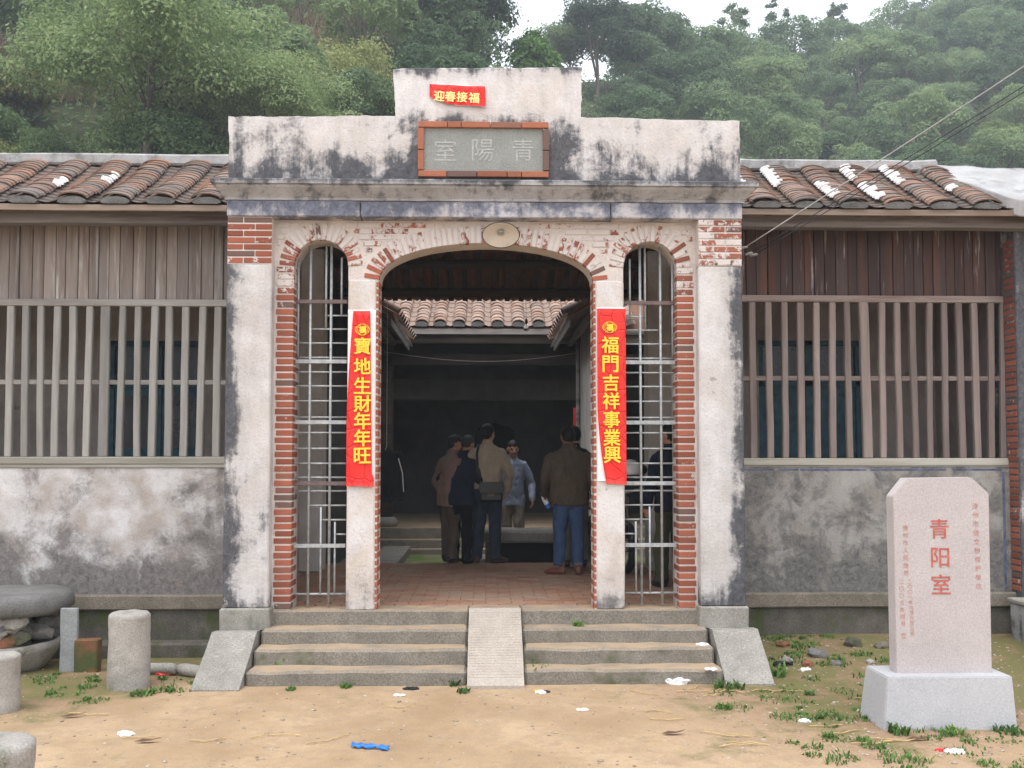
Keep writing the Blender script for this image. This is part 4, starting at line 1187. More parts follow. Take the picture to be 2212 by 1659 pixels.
def couplet(label, base_u, text, edges, v0, v1, tx, curl_label):
    r = thing('couplet_scroll', label, 'couplet', (PX(base_u, yP, 1050), -.02, PZ(v1, yP, base_u)))
    (wl_, wr_), (el, er) = edges
    zb, zt = PZ(v1, yP, base_u), PZ(v0, yP, base_u)
    # faded white backing paper, then the red sheet
    sheet('backing_paper', lambda t: PX(wl_, yP, 850), lambda t: PX(wr_, yP, 850), lambda q: zb + .03, lambda q: zt + .012, yP + .002, MAT['paper'], r, seed=3, amp=.002)
    sheet('red_paper', lambda t: PX(el(t), yP, 850), lambda t: PX(er(t), yP, 850), lambda q: zb + .004 * math.sin(q * 5), lambda q: zt, yP - .006, MAT['red'], r, .004, seed=9)
    def lt(ch, u, v, size, bold, mat=MAT['gold']):
        q = P(u, v, yP - .018); letter(r, ch, q[0], q[2], yP - .0215, size, mat, bold, 1.0, rnd.uniform(-.03, .03))
    for i, ch in enumerate(text[0]): lt(ch, tx(text[1][i]), text[1][i], .150, .0030)
    # printed medallion
    ue, ve = tx(text[2]), text[2]
    q = P(ue, ve, yP - .018)
    md = MB()
    for rx, rz in ((.058, .052), (.046, .046), (.066, .046)):
        ring = [(q[0] + rx * math.cos(2 * math.pi * k / 24), q[2] + rz * math.sin(2 * math.pi * k / 24)) for k in range(25)]
        md.tube([(a, yP - .0205, b) for a, b in ring], .0022, 5, cap=False)
    md.build('medallion', MAT['gold'], r)
    letter(r, '福', q[0], q[2], yP - .0215, .062, MAT['gold'], .0035)
    return r
couplet('red paper couplet with gold characters on the left door pillar', 781, ('寶地生財年年旺', [747, 791, 833, 872, 909, 946, 984], 712),
        ((750.5, 811), (lambda t: 749.5 + 13 * max(0, t - .35) ** 1.5 * 1.9, lambda t: 812 - (3 if t < .06 else 7 + 6 * t))), 672, 1051, lambda v: 783, 'left')
couplet('red paper couplet with gold characters on the right door pillar', 1320, ('福門吉祥事業興', [745, 786, 827, 866, 906, 945, 982], 707),
        ((1290, 1350.5), (lambda t: 1290 + (19 * (1 - t / .45) ** 1.6 if t < .45 else 0), lambda t: 1352)), 667, 1046, lambda v: 1317 + (v - 707) * .02, 'right')
# banner on the parapet
yB = -.124
bn = thing('spring_banner', 'small torn red paper banner with gold characters high on the parapet', 'banner', (PX(988, yB, 206), -.12, PZ(230, yB, 988)))
bl, br = PX(928, yB, 200), PX(1048, yB, 200)
ztl, ztr = PZ(182, yB, 928), PZ(188, yB, 1048); zbr = PZ(231, yB, 1048); zbl = PZ(209, yB, 928); zbm = PZ(226, yB, 985)
def zb_(q): return zbl + (zbm - zbl) * min(1, q / .36) ** .8 if q < .36 else zbm + (zbr - zbm) * (q - .36) / .64
sheet('backing_paper', lambda t: bl + .06, lambda t: br + .008, lambda q: zb_(.12 + q * .88) - .008, lambda q: ztl + (ztr - ztl) * q + .006, yB + .002, MAT['paper'], bn, nz=8, seed=2, amp=.002)
sheet('red_paper', lambda t: bl, lambda t: br, zb_, lambda q: ztl + (ztr - ztl) * q, yB - .006, MAT['red'], bn, .002, nz=10, nx=16, seed=5)
for ch, u, v in (('迎', 949, 208), ('春', 973, 209), ('接', 998, 210), ('福', 1024, 212)):
    q = P(u, v, yB - .012); letter(bn, ch, q[0], q[2], yB - .0195, .094, MAT['palegold'], .0022, 1, .05)

# ================================================================== enamel lamp over the door
lp = thing('enamel_lamp', 'round white enamel reflector lamp hung over the door arch', 'lamp', tuple(P(1082, 508, -.30)))
ax = Vector((0, -math.cos(R(60)), -math.sin(R(60))))
cen = Vector(P(1082, 507, -.27))
Mx = Matrix.Translation(cen) @ ax.to_track_quat('Z', 'Y').to_matrix().to_4x4()
prof = [(.030, -.075), (.034, -.055), (.06, -.045), (.11, -.022), (.160, .0), (.1665, .006), (.160, .004), (.11, -.016), (.06, -.036), (.03, -.042), (.002, -.042)]
MB().lathe(prof, 40, Mx).build('lamp_shade', MAT['enamel'], lp, smooth=True)
MB().lathe([(.1655, .001), (.1695, .004), (.168, .009), (.163, .007)], 40, Mx, cap=False).build('shade_rim', MAT['enamel_k'], lp, smooth=True)
MB().lathe([(.033, -.045), (.033, -.018), (.028, -.014), (.020, -.013), (.019, -.030), (.002, -.031)], 20, Mx).build('bulb_socket', MAT['iron'], lp, smooth=True)
back = cen - ax * .075
MB().tube([tuple(back), tuple(back + Vector((0, .03, .05))), tuple(back + Vector((0, .12, .06))), (back.x, .02, back.z + .05)], .013, 8).build('bracket_pipe', MAT['iron'], lp, smooth=True)

# ================================================================== overhead cables
def cable(name, label, pix, y0, y1, mat, r):
    (ua, va), (ub, vb) = pix
    a = Vector(P(ua, va, y0)); b = Vector(P(ub, vb, y1))
    far = b + (b - a) * 1.6
    pts = []
    for i in range(25):
        t = i / 24
        p = a.lerp(far, t); p.z -= .22 * math.sin(math.pi * min(1, t * 1.0)) * .3
        pts.append(tuple(p))
    root = thing(name, label, 'cable', tuple(a), 'overhead cables at the right of the gate')
    MB().tube(pts, r, 6).build('cable_run', mat, root, smooth=True)
    MB().tube([tuple(a + Vector((-.05, .02, -.015))), tuple(a + Vector((.02, .0, .003)))], .012, 8).build('insulator', MAT['granite_g'], root, smooth=True)
cable('overhead_cable', 'pale twisted overhead cable, topmost of three at the right roof', ((1611, 533), (2212, 128)), .42, -.6, MAT['wirew'], .0062)
cable('overhead_cable', 'thin black overhead cable just below the pale one', ((1622, 546), (2212, 171)), .44, -.5, MAT['wirek'], .0045)
cable('overhead_cable', 'lowest black overhead cable crossing the right roof', ((1632, 549), (2212, 184)), .46, -.4, MAT['wirek'], .0045)

# ================================================================== stone tablet
sb = P(1909, 1577, z=GZ)
yf = float(sb[1])
stl = thing('stone_tablet', 'upright granite tablet with red inscription on a grey plinth', 'stele', (float(P(2050, 1575, yf)[0]), yf + .2, GZ))
bx0, bx1 = PX(1909, yf, 1577), PX(2200, yf, 1573)
ztop = PZ(1462, yf + .03, 2050)
tx0, tx1 = PX(1916, yf + .035, 1462), PX(2187, yf + .035, 1460)
D = .46
V = [(bx0, yf, GZ - .04), (bx1, yf, GZ - .04), (bx1 + .0, yf + D, GZ - .04), (bx0, yf + D, GZ - .04), (tx0, yf + .035, ztop), (tx1, yf + .035, ztop), (tx1, yf + D - .035, ztop), (tx0, yf + D - .035, ztop)]
bm = bmesh.new(); vv = [bm.verts.new(p) for p in V]
for f in [(3, 2, 1, 0), (4, 5, 6, 7), (0, 1, 5, 4), (1, 2, 6, 5), (2, 3, 7, 6), (3, 0, 4, 7)]: bm.faces.new([vv[i] for i in f])
bmesh.ops.bevel(bm, geom=bm.edges[:], offset=.008, segments=2, affect='EDGES')
bmesh.ops.recalc_face_normals(bm, faces=bm.faces[:])
me = bpy.data.meshes.new('plinth'); bm.to_mesh(me); bm.free(); link('plinth', me, MAT['basegran'], stl)
yt = yf + .15
def pt(u, v): q = P(u, v, yt); return (float(q[0]), float(q[2]))
ol = [(pt(1937, 1456)[0], ztop - .01), (pt(2143, 1456)[0], ztop - .01), pt(2136, 1066), pt(2098, 1031), pt(1960, 1033), pt(1929, 1072)]
bm = bmesh.new()
fv = [bm.verts.new((x, yt, z)) for x, z in ol]; bv = [bm.verts.new((x, yt + .125, z)) for x, z in ol]
bm.faces.new(fv); bm.faces.new(bv[::-1])
for i in range(6): bm.faces.new((fv[i], bv[i], bv[(i + 1) % 6], fv[(i + 1) % 6]))
bmesh.ops.recalc_face_normals(bm, faces=bm.faces[:])
bmesh.ops.bevel(bm, geom=bm.edges[:], offset=.004, segments=2, affect='EDGES')
me = bpy.data.meshes.new('tablet'); bm.to_mesh(me); bm.free()
tb = link('tablet', me, MAT['pinkgran'], stl)
def carve(ch, u, v, size, bold=.0):
    q = P(u, v, yt); letter(tb, ch, q[0], q[2], yt - .0012, size, MAT['redpaint' if size > .1 else 'redfaint'], bold, 1, 0, 'inscription')
for ch, v in (('青', 1142), ('阳', 1204), ('室', 1262)): carve(ch, 2029 + (v - 1142) * .03, v, .138, .0012)
for i, ch in enumerate('漳州市级文物保护单位'): carve(ch, 2106 + i * .9, 1093 + i * 19.2, .042)
for i, ch in enumerate('漳州市人民政府'): carve(ch, 1955 + i * .4, 1140 + i * 16.2, .038)
for i, ch in enumerate('二〇〇一年六月六日公布'): carve(ch, 1965 + i * .6, 1256 + i * 11.2, .030)
for i, ch in enumerate('二〇〇五年四月'): carve(ch, 1947 + i * .5, 1256 + i * 15.2, .034)
carve('立', 1952, 1372, .042)

# ================================================================== stones at the left
def rough_lathe(name, prof, n, loc, mat, parent, amp=.012, scale=6, sub=True, smooth=True):
    mb = MB().lathe(prof, n)
    V = []
    for p in mb.v:
        q = Vector(p) + mnoise.noise_vector(Vector(p) * scale + Vector(loc) * 3) * amp
        V.append(q + Vector(loc))
    m2 = MB(); m2.add(V, mb.f)
    return m2.build(name, mat, parent, smooth=smooth)
def drum_prof(r, h, n=28, c=.02):
    return [(r * .02, 0), (r * .96, 0)] + [(r * (1.0 + .02 * math.sin(7 * t)), h * t) for t in [(.02 + .95 * i / n) for i in range(n + 1)]] + [(r - c, h), (r * .6, h + .004), (r * .02, h + .006)]
def stone_post(name, u, v, rad, ztop, label, cat, dz=0):
    q = P(u, v, z=GZ); b = (float(q[0]), float(q[1]) + rad, float(GZ) - .05)
    o = rough_lathe(name, drum_prof(rad, ztop - b[2]), 44, (0, 0, 0), MAT['post'], None, .006, 13)
    o.location = b; tag(o, label, cat)
    return o
stone_post('stone_post', 262, 1493, .165, PZ(1311, -.42, 262), 'rough round granite post standing between the stone table and the steps', 'post')
stone_post('stone_post', -27, 1545, .15, PZ(1396, -1.15, 0), 'granite post half cut off at the left edge in front of the stone table', 'post')
q = P(20, 1612, z=.60)
o = rough_lathe('stone_post', drum_prof(.205, .62), 44, (0, 0, 0), MAT['post'], None, .006, 13)
o.location = (float(q[0]) - .10, float(q[1]), GZ - .05); tag(o, 'pale round stone drum in the bottom left corner', 'post')
mt = thing('stone_table', 'round millstone table top on a broken rubble pedestal', 'table', (-4.42, .12, GZ))
mc = (-4.42, .12)
rough_lathe('table_top', [(.02, .0), (.50, .003), (.59, .015), (.625, .05), (.63, .10), (.62, .155), (.585, .188), (.3, .198), (.02, .2)], 40, (mc[0], mc[1], .535), MAT['mill'], mt, .022, 4)
rough_lathe('basin', [(.02, 0), (.40, 0), (.44, .05), (.53, .19), (.55, .255), (.50, .262), (.46, .22), (.02, .2)], 36, (mc[0], mc[1], GZ - .02), MAT['post'], mt, .010, 5)
for i in range(40):
    a = rnd.uniform(0, 2 * math.pi); zz = rnd.uniform(.27, .52); rr = rnd.uniform(.34, .47)
    if i > 36: rr *= .3
    sx_ = rnd.uniform(.07, .13)
    bmx = bmesh.new(); bmesh.ops.create_icosphere(bmx, subdivisions=2, radius=1)
    for v in bmx.verts:
        v.co = Vector((v.co.x * sx_ * 1.2, v.co.y * sx_, v.co.z * sx_ * .75)) + mnoise.noise_vector(v.co * 1.4 + Vector((i, 0, 0))) * sx_ * .35
        v.co += Vector((mc[0] + rr * math.cos(a), mc[1] + rr * math.sin(a), min(zz, .50)))
    me = bpy.data.meshes.new('rubble'); bmx.to_mesh(me); bmx.free()
    link('rubble', me, MAT[('mill', 'post', 'found', 'terracotta')[(i * 7) % 4 if i % 5 == 0 else i % 3]], mt)
MB().tube([(mc[0], mc[1], .2), (mc[0], mc[1], .56)], .28, 14).build('pedestal', MAT['mill'], mt)
def at(u, v, z=GZ): q = P(u, v, z=z); return float(q[0]), float(q[1])
x, y = at(146, 1448)
tag(MB().box(x - .075, x + .075, y, y + .05, GZ - .03, PZ(1313, y, 146), .006).build('stone_slab', MAT['board'], None, subdiv=3, jit=.008), 'narrow grey slab standing upright beside the stone table', 'slab')
x, y = at(184, 1450)
tag(MB().box(x - .105, x + .105, y, y + .11, GZ - .03, PZ(1381, y, 184), .012).build('terracotta_block', MAT['terracotta'], None, subdiv=3, jit=.010), 'mossy terracotta block leaning by the wall foot', 'block')
for (ua, va), (ub, vb), r_, lab in (((296, 1432), (378, 1436), .050, 'short grey stone cylinder lying behind the granite post'), ((386, 1436), (462, 1448), .054, 'longer grey stone cylinder lying beside the left step cheek')):
    xa, ya = at(ua, va + 22); xb, yb = at(ub, vb + 22)
    n = 8
    pts = [(xa + (xb - xa) * i / n, ya + (yb - ya) * i / n + .05, GZ + r_ - .012) for i in range(n + 1)]
    tag(MB().tube(pts, [r_ * (.9 if i in (0, n) else 1) for i in range(n + 1)], 14).build('stone_cylinder', MAT['granite_g'], None, smooth=True, jit=.010, jscale=9), lab, 'stone')
# low wall at the far right
lw = thing('low_wall', 'low grey concrete wall running forward at the right edge', 'wall', (5.5, .3, GZ))
MB().box(5.22, 5.5, -1.2, .78, -.05, .50, .02).build('wall_body', MAT['cornice'], lw, subdiv=4, jit=.012)
MB().box(5.20, 5.52, -1.22, .785, .502, .545, .01).build('coping', MAT['granite_g'], lw, subdiv=4, jit=.006)

# ================================================================== small things on the earth
def rock(name, loc, s, mat, label, cat, group=None, seed=0, flat=.6):
    bmx = bmesh.new(); bmesh.ops.create_icosphere(bmx, subdivisions=2, radius=1)
    for v in bmx.verts:
        n = mnoise.noise_vector(v.co * 1.2 + Vector((seed * 3.3, 1, 2)))
        v.co = Vector((v.co.x * s, v.co.y * s * .8, v.co.z * s * flat)) + n * s * .4
    me = bpy.data.meshes.new(name); bmx.to_mesh(me); bmx.free()
    o = link(name, me, mat); o.location = loc
    return tag(o, label, cat, group)
for i, (u, v, s) in enumerate(((1766, 1418, .085), (2075 - 330, 1432, .05), (1700, 1423, .05), (1845, 1402, .09), (1905, 1405, .07), (1806, 1430, .05), (1690, 1402, .06), (1880, 1428, .04), (1640, 1432, .04))):
    x, y = at(u, v, GZ + .05)
    rock('rubble_stone', (x, y, gz(x, y) + s * .25), s, MAT[('mill', 'terracotta', 'post', 'found', 'base')[i % 5]], 'small rubble stone on the mossy earth below the right wall', 'stone', 'rubble stones below the right wall', i)
def crumple(name, u, v, s, mat, label, cat='litter', flat=.5, lx=1.6, seed=0, z=None, parts=()):
    x, y = at(u, v, GZ if z is None else z)
    zz = (gz(x, y) if z is None else z) + s * flat * .45
    bmx = bmesh.new(); bmesh.ops.create_icosphere(bmx, subdivisions=3, radius=1)
    for w in bmx.verts:
        n = mnoise.noise_vector(w.co * 2.2 + Vector((seed, seed * 2, 0)))
        w.co = Vector((w.co.x * s * lx, w.co.y * s * .8, max(w.co.z, -.4) * s * flat)) + n * s * .38
    me = bpy.data.meshes.new(name); bmx.to_mesh(me); bmx.free()
    o = link(name, me, mat); o.location = (x, y, zz)
    return tag(o, label, cat)
def wrapper(name, u, v, L, mat, label, bend, seed):
    x, y = at(u, v)
    V, F = [], []
    for i in range(13):
        t = i / 12 - .5
        w = .028 + .012 * math.sin(i * 1.3)
        if 5 < i < 8: w *= .45
        for j in range(5):
            q = j / 4 - .5
            V.append((L * t + .01 * math.sin(i), w * 2 * q + bend * t, .012 + .018 * (1 - (2 * q) ** 2) + .008 * math.sin(i * 1.9 + j)))
    for i in range(12):
        for j in range(4): F.append((i * 5 + j, (i + 1) * 5 + j, (i + 1) * 5 + j + 1, i * 5 + j + 1))
    me = fast_mesh(name, V, F, True)
    o = link(name, me, mat); o.location = (x, y, gz(x, y)); o.rotation_euler = (0, 0, -.12)
    m = o.modifiers.new('thick', 'SOLIDIFY'); m.thickness = .003
    return tag(o, label, 'litter')
wrapper('plastic_wrapper', 801, 1617, .26, MAT['bplastic'], 'twisted blue plastic wrapper lying on the sandy earth', -.05, 1)
crumple('plastic_bag', 1463, 1476, .075, MAT['wplastic'], 'crumpled white plastic bag at the foot of the right steps', seed=1)
crumple('paper_scrap', 1518, 1394, .035, MAT['wplastic'], 'white paper scrap on the middle right step', seed=2, z=.304, flat=.4)
crumple('paper_scrap', 1535, 1447, .036, MAT['wplastic'], 'white paper scrap on the lowest right step', seed=3, z=.172, flat=.3)
crumple('plastic_scrap', 355, 1454, .055, MAT['rplastic'], 'crumpled red plastic scrap beside the lying stone cylinders', seed=4)
crumple('plastic_scrap', 272, 1588, .035, MAT['wplastic'], 'small white plastic scrap on the earth at the left', seed=5)
crumple('plastic_scrap', 2062, 1625, .042, MAT['wplastic'], 'white wrapper on the grass in front of the stone tablet', seed=6, flat=.35)
crumple('plastic_scrap', 2032, 1622, .024, MAT['rplastic'], 'orange red end of wrapper on the grass before the tablet', seed=7, flat=.4)
crumple('plastic_scrap', 1738, 1557, .03, MAT['wplastic'], 'little white scrap left of the tablet plinth', seed=8)
crumple('plastic_scrap', 1168, 1497, .028, MAT['wplastic'], 'white scrap just in front of the central ramp', seed=9)
crumple('plastic_scrap', 1180, 1496, .022, MAT['kplastic'], 'dark scrap beside the white one before the ramp', seed=10)
crumple('plastic_scrap', 1160, 1493, .016, MAT['yplastic'], 'tiny yellow scrap before the ramp', seed=11)
crumple('plastic_scrap', 888, 1488, .045, MAT['kplastic'], 'dark blue flattened scrap before the left steps', seed=12, flat=.25)
crumple('plastic_scrap', 862, 1502, .030, MAT['wplastic'], 'pale scrap on the earth before the left steps', seed=13, flat=.3)
crumple('plastic_scrap', 1258, 1537, .03, MAT['wplastic'], 'pale paper scrap on the earth right of the ramp', seed=14, flat=.25)
crumple('plastic_scrap', 1690, 1442, .06, MAT['kplastic'], 'black plastic bag on the rubble below the right wall', seed=15, flat=.5)
crumple('plastic_scrap', 1740, 1452, .03, MAT['wplastic'], 'white scrap on the mossy earth below the right wall', seed=16)
for (u, v, a) in ((158, 1548, .2), (318, 1607, .1), (1985, 1600, .0), (1455, 1590, .1)):
    x, y = at(u, v)
    V = [(-.08, 0, .012), (-.03, .025, .02), (.03, .02, .015), (.085, .012, .03), (.03, -.015, .02), (-.03, -.02, .016)]
    o = link('dead_leaf', MB().add(V, [(0, 1, 5), (1, 2, 4, 5), (2, 3, 4)]).mesh('dead_leaf'), MAT['deadleaf']); o.location = (x, y, gz(x, y)); o.rotation_euler = (0, 0, a)
    m = o.modifiers.new('thick', 'SOLIDIFY'); m.thickness = .003
    tag(o, 'curled brown dead leaf on the open earth', 'leaf', 'dead leaves on the forecourt')
# straw
for i in range(26):
    if i < 8: u, v = rnd.uniform(1390, 1720), rnd.uniform(1482, 1500)
    elif i < 20: u, v = rnd.uniform(1420, 1960), rnd.uniform(1500, 1620)
    else: u, v = rnd.uniform(180, 900), rnd.uniform(1500, 1600)
    x, y = at(u, v); L = rnd.uniform(.12, .34); a = rnd.gauss(0, .35) + (.8 if i % 7 == 0 else 0); bnd = rnd.uniform(-.06, .06)
    pts = []
    for k in range(5):
        t = k / 4 - .5
        xx, yy = x + L * t * math.cos(a), y + L * t * math.sin(a) + bnd * (1 - 4 * t * t)
        pts.append((xx, yy, gz(xx, yy) + .009 + .008 * (k % 2)))
    tag(MB().tube(pts, .0038, 5).build('straw_stalk', MAT['straw'], None), 'dry yellow straw stalk lying on the earth', 'straw', 'straw stalks scattered on the forecourt')
# pebbles: nobody could count them
V, F = [], []
ico = bmesh.new(); bmesh.ops.create_icosphere(ico, subdivisions=1, radius=1)
iv = np.array([v.co[:] for v in ico.verts]); ifc = np.array([[v.index for v in f.verts] for f in ico.faces]); ico.free()
rs_ = np.random.RandomState(5); b = 0
for i in range(3200):
    if i < 2000: x, y = rs_.uniform(-4.5, 5), rs_.uniform(-5, .5)
    else: x, y = rs_.uniform(1.6, 5), rs_.uniform(-2.8, .8)
    if abs(x) < 2.4 and y > -.9: continue
    s = rs_.uniform(.003, .011) * (1.6 if rs_.rand() < .08 else 1)
    V.append(iv * s * np.array([1.3, 1, .6]) + rs_.normal(0, s * .15, iv.shape) + np.array([x, y, gz(x, y) + s * .2])); F.append(ifc + b); b += len(iv)
g = G('pebble'); i_ = g.island()
MAT['pebble'] = g.out(g.mix(i_, (.22, .16, .11), (.50, .42, .34)), .9)
tag(link('pebbles', fast_mesh('pebbles', np.concatenate(V), np.concatenate(F), True), MAT['pebble']), 'small pebbles and crumbs on the sandy earth', kind='stuff')

# ------------------------------------------------------------------ weeds and grass
def blades(n, cx, cy, spread, h, w, rs, lean=.6, zf=None):
    """curved leaf blades around a point"""
    V, F = [], []
    for i in range(n):
        a, r = rs.uniform(0, 6.283), spread * math.sqrt(rs.rand())
        x, y = cx + r * math.cos(a), cy + r * math.sin(a)
        z0 = zf(x, y) if zf else gz(x, y)
        hh = h * rs.uniform(.5, 1.1); d = rs.uniform(0, 6.283); le = lean * rs.uniform(.3, 1.2) * hh
        dx, dy = math.cos(d), math.sin(d); ww = w * rs.uniform(.7, 1.2)
        b = len(V)
        for t, k in ((0, .5), (.5, 1.0), (.85, .6)):
            px, py, pz = x + dx * le * t * t, y + dy * le * t * t, z0 - .004 + hh * t
            V += [(px - dy * ww * k, py + dx * ww * k, pz), (px + dy * ww * k, py - dx * ww * k, pz)]
        V.append((x + dx * le, y + dy * le, z0 + hh * .95))
        F += [(b, b + 1, b + 3, b + 2), (b + 2, b + 3, b + 5, b + 4), (b + 4, b + 5, b + 6, b + 6)]
    return V, F
def tri_mesh(name, V, F):
    me = bpy.data.meshes.new(name); me.from_pydata(V, [], [f if f[-1] != f[-2] else f[:3] for f in F]); me.update(); return me
rs_ = np.random.RandomState(11)
for u, v, sp, h, n, lab, z in ((612, 1432, .11, .085, 70, 'bright green weed growing on the lowest left step', .172), (1158, 1462, .13, .16, 110, 'leafy green weed at the right foot of the ramp slab', None), (748, 1480, .05, .05, 30, 'small weed at the foot of the left steps', None),
                              (976, 1474, .07, .07, 40, 'weed tuft just left of the ramp foot', None), (1003, 1490, .06, .05, 30, 'low weed in front of the left ramp edge', None), (1575, 1482, .12, .07, 60, 'weeds beside the right step cheek', None),
                              (1672, 1455, .10, .12, 60, 'broad-leaved weed right of the step cheek', None), (1940, 1578, .07, .08, 40, 'green tuft at the left front corner of the plinth', None), (2060, 1578, .06, .06, 36, 'small tuft at the middle of the plinth foot', None),
                              (2180, 1574, .10, .05, 50, 'weeds at the right end of the plinth foot', None), (305, 1495, .10, .05, 50, 'green weeds at the foot of the granite post', None), (628, 1486, .04, .04, 20, 'tiny weed before the left steps near the cheek', None), (1222 + 28, 1346 + 6, .05, .05, 26, 'small fern-like weed on the top right step', .43)):
    x, y = at(u, v, z if z else GZ + .02)
    V, F = blades(n, x, y, sp, h, .011, rs_, .9, (lambda a, b, z=z: z) if z else None)
    o = link('weed', tri_mesh('weed', V, F), MAT['weed']); tag(o, lab, 'weed')
patches = []
for u0, u1, v0, v1, k in ((1700, 2212, 1530, 1659, 46), (1640, 1990, 1430, 1560, 34), (90, 420, 1455, 1490, 16), (20, 260, 1440, 1510, 12), (1650, 1920, 1390, 1440, 30), (1560, 1720, 1480, 1530, 6)):
    for i in range(k):
        x, y = at(rnd.uniform(u0, u1), rnd.uniform(v0, v1), GZ + .03)
        patches.append((x, min(y, .85)))
V, F = [], []
for x, y in patches:
    v_, f_ = blades(rnd.randint(10, 46), x, y, rnd.uniform(.03, .13), rnd.uniform(.018, .05), .007, rs_, 1.0)
    b = len(V); V += v_; F += [tuple(i + b for i in f) for f in f_]
tag(link('grass_patches', tri_mesh('grass_patches', V, F), MAT['weed']), 'low grass and moss patches on the earth', kind='stuff')

# ------------------------------------------------------------------ things in the courtyard and hall
tbx = thing('stone_bench', 'thick grey stone slab table standing in the courtyard behind the men', 'table', (.75, 4.9, .3))
ta, tb_ = PX(1042, 4.75, 1150), PX(1290, 4.75, 1150)
zt_ = PZ(1146, 4.65, 1120)
MB().box(ta, tb_, 4.62, 5.25, zt_ - .17, zt_, .03).build('slab', MAT['granite_g'], tbx, subdiv=4, jit=.012)
for x in (ta + .12, tb_ - .2): MB().box(x - .08, x + .08, 4.72, 5.15, .29, zt_ - .172, .01).build('leg', MAT['base'], tbx)
MB().box(ta + .201, tb_ - .281, 4.98, 5.1, .29, zt_ - .172, .01).build('shade_panel', MAT['dark'], tbx)  # near-black panel added to stand in for the deep shade under the slab
hb = thing('hanging_bulb', 'clear light bulb hanging on a wire before the hall roof', 'bulb', tuple(P(1137, 700, 4.6)))
q = Vector(P(1137, 693, 4.6))
MB().tube([tuple(q + Vector((0, 0, .02))), tuple(q + Vector((-.01, -.02, .35))), (q.x, 4.3, 4.05)], .003, 5).build('flex', MAT['wirek'], hb)
MB().lathe([(.004, .03), (.018, .02), (.02, -.03), (.014, -.045), (.002, -.046)], 12, Matrix.Translation(q)).build('lamp_holder', MAT['kplastic'], hb, smooth=True)
g = G('bulb_glass'); gb = g.nd('ShaderNodeBsdfGlass'); gb.inputs['Roughness'].default_value = .02; gb.inputs['IOR'].default_value = 1.2
go = g.nd('ShaderNodeOutputMaterial'); g.t.links.new(gb.outputs[0], go.inputs[0]); MAT['bulb'] = g.m
MB().lathe([(.012, -.04), (.018, -.055), (.036, -.085), (.04, -.11), (.03, -.138), (.002, -.148)], 16, Matrix.Translation(q)).build('glass', MAT['bulb'], hb, smooth=True)
a, b = Vector(P(830, 760, 8.3)), Vector(P(1252, 762, 8.3))
tag(MB().tube([tuple(a.lerp(b, i / 16) - Vector((0, 0, .16 * math.sin(math.pi * i / 16)))) for i in range(17)], .0045, 6).build('clothes_line', MAT['wirew'], None, smooth=True), 'sagging pale line strung across the front of the dark rear hall', 'line')
tag(MB().box(*sorted((PX(2118, 1.7), PX(2156, 1.7))), 1.70, 1.704, PZ(716, 1.7, 2130), PZ(684, 1.7, 2130)).build('paper_sheet', MAT['paper'], None), 'white paper sheet hanging behind the right window bars', 'paper')
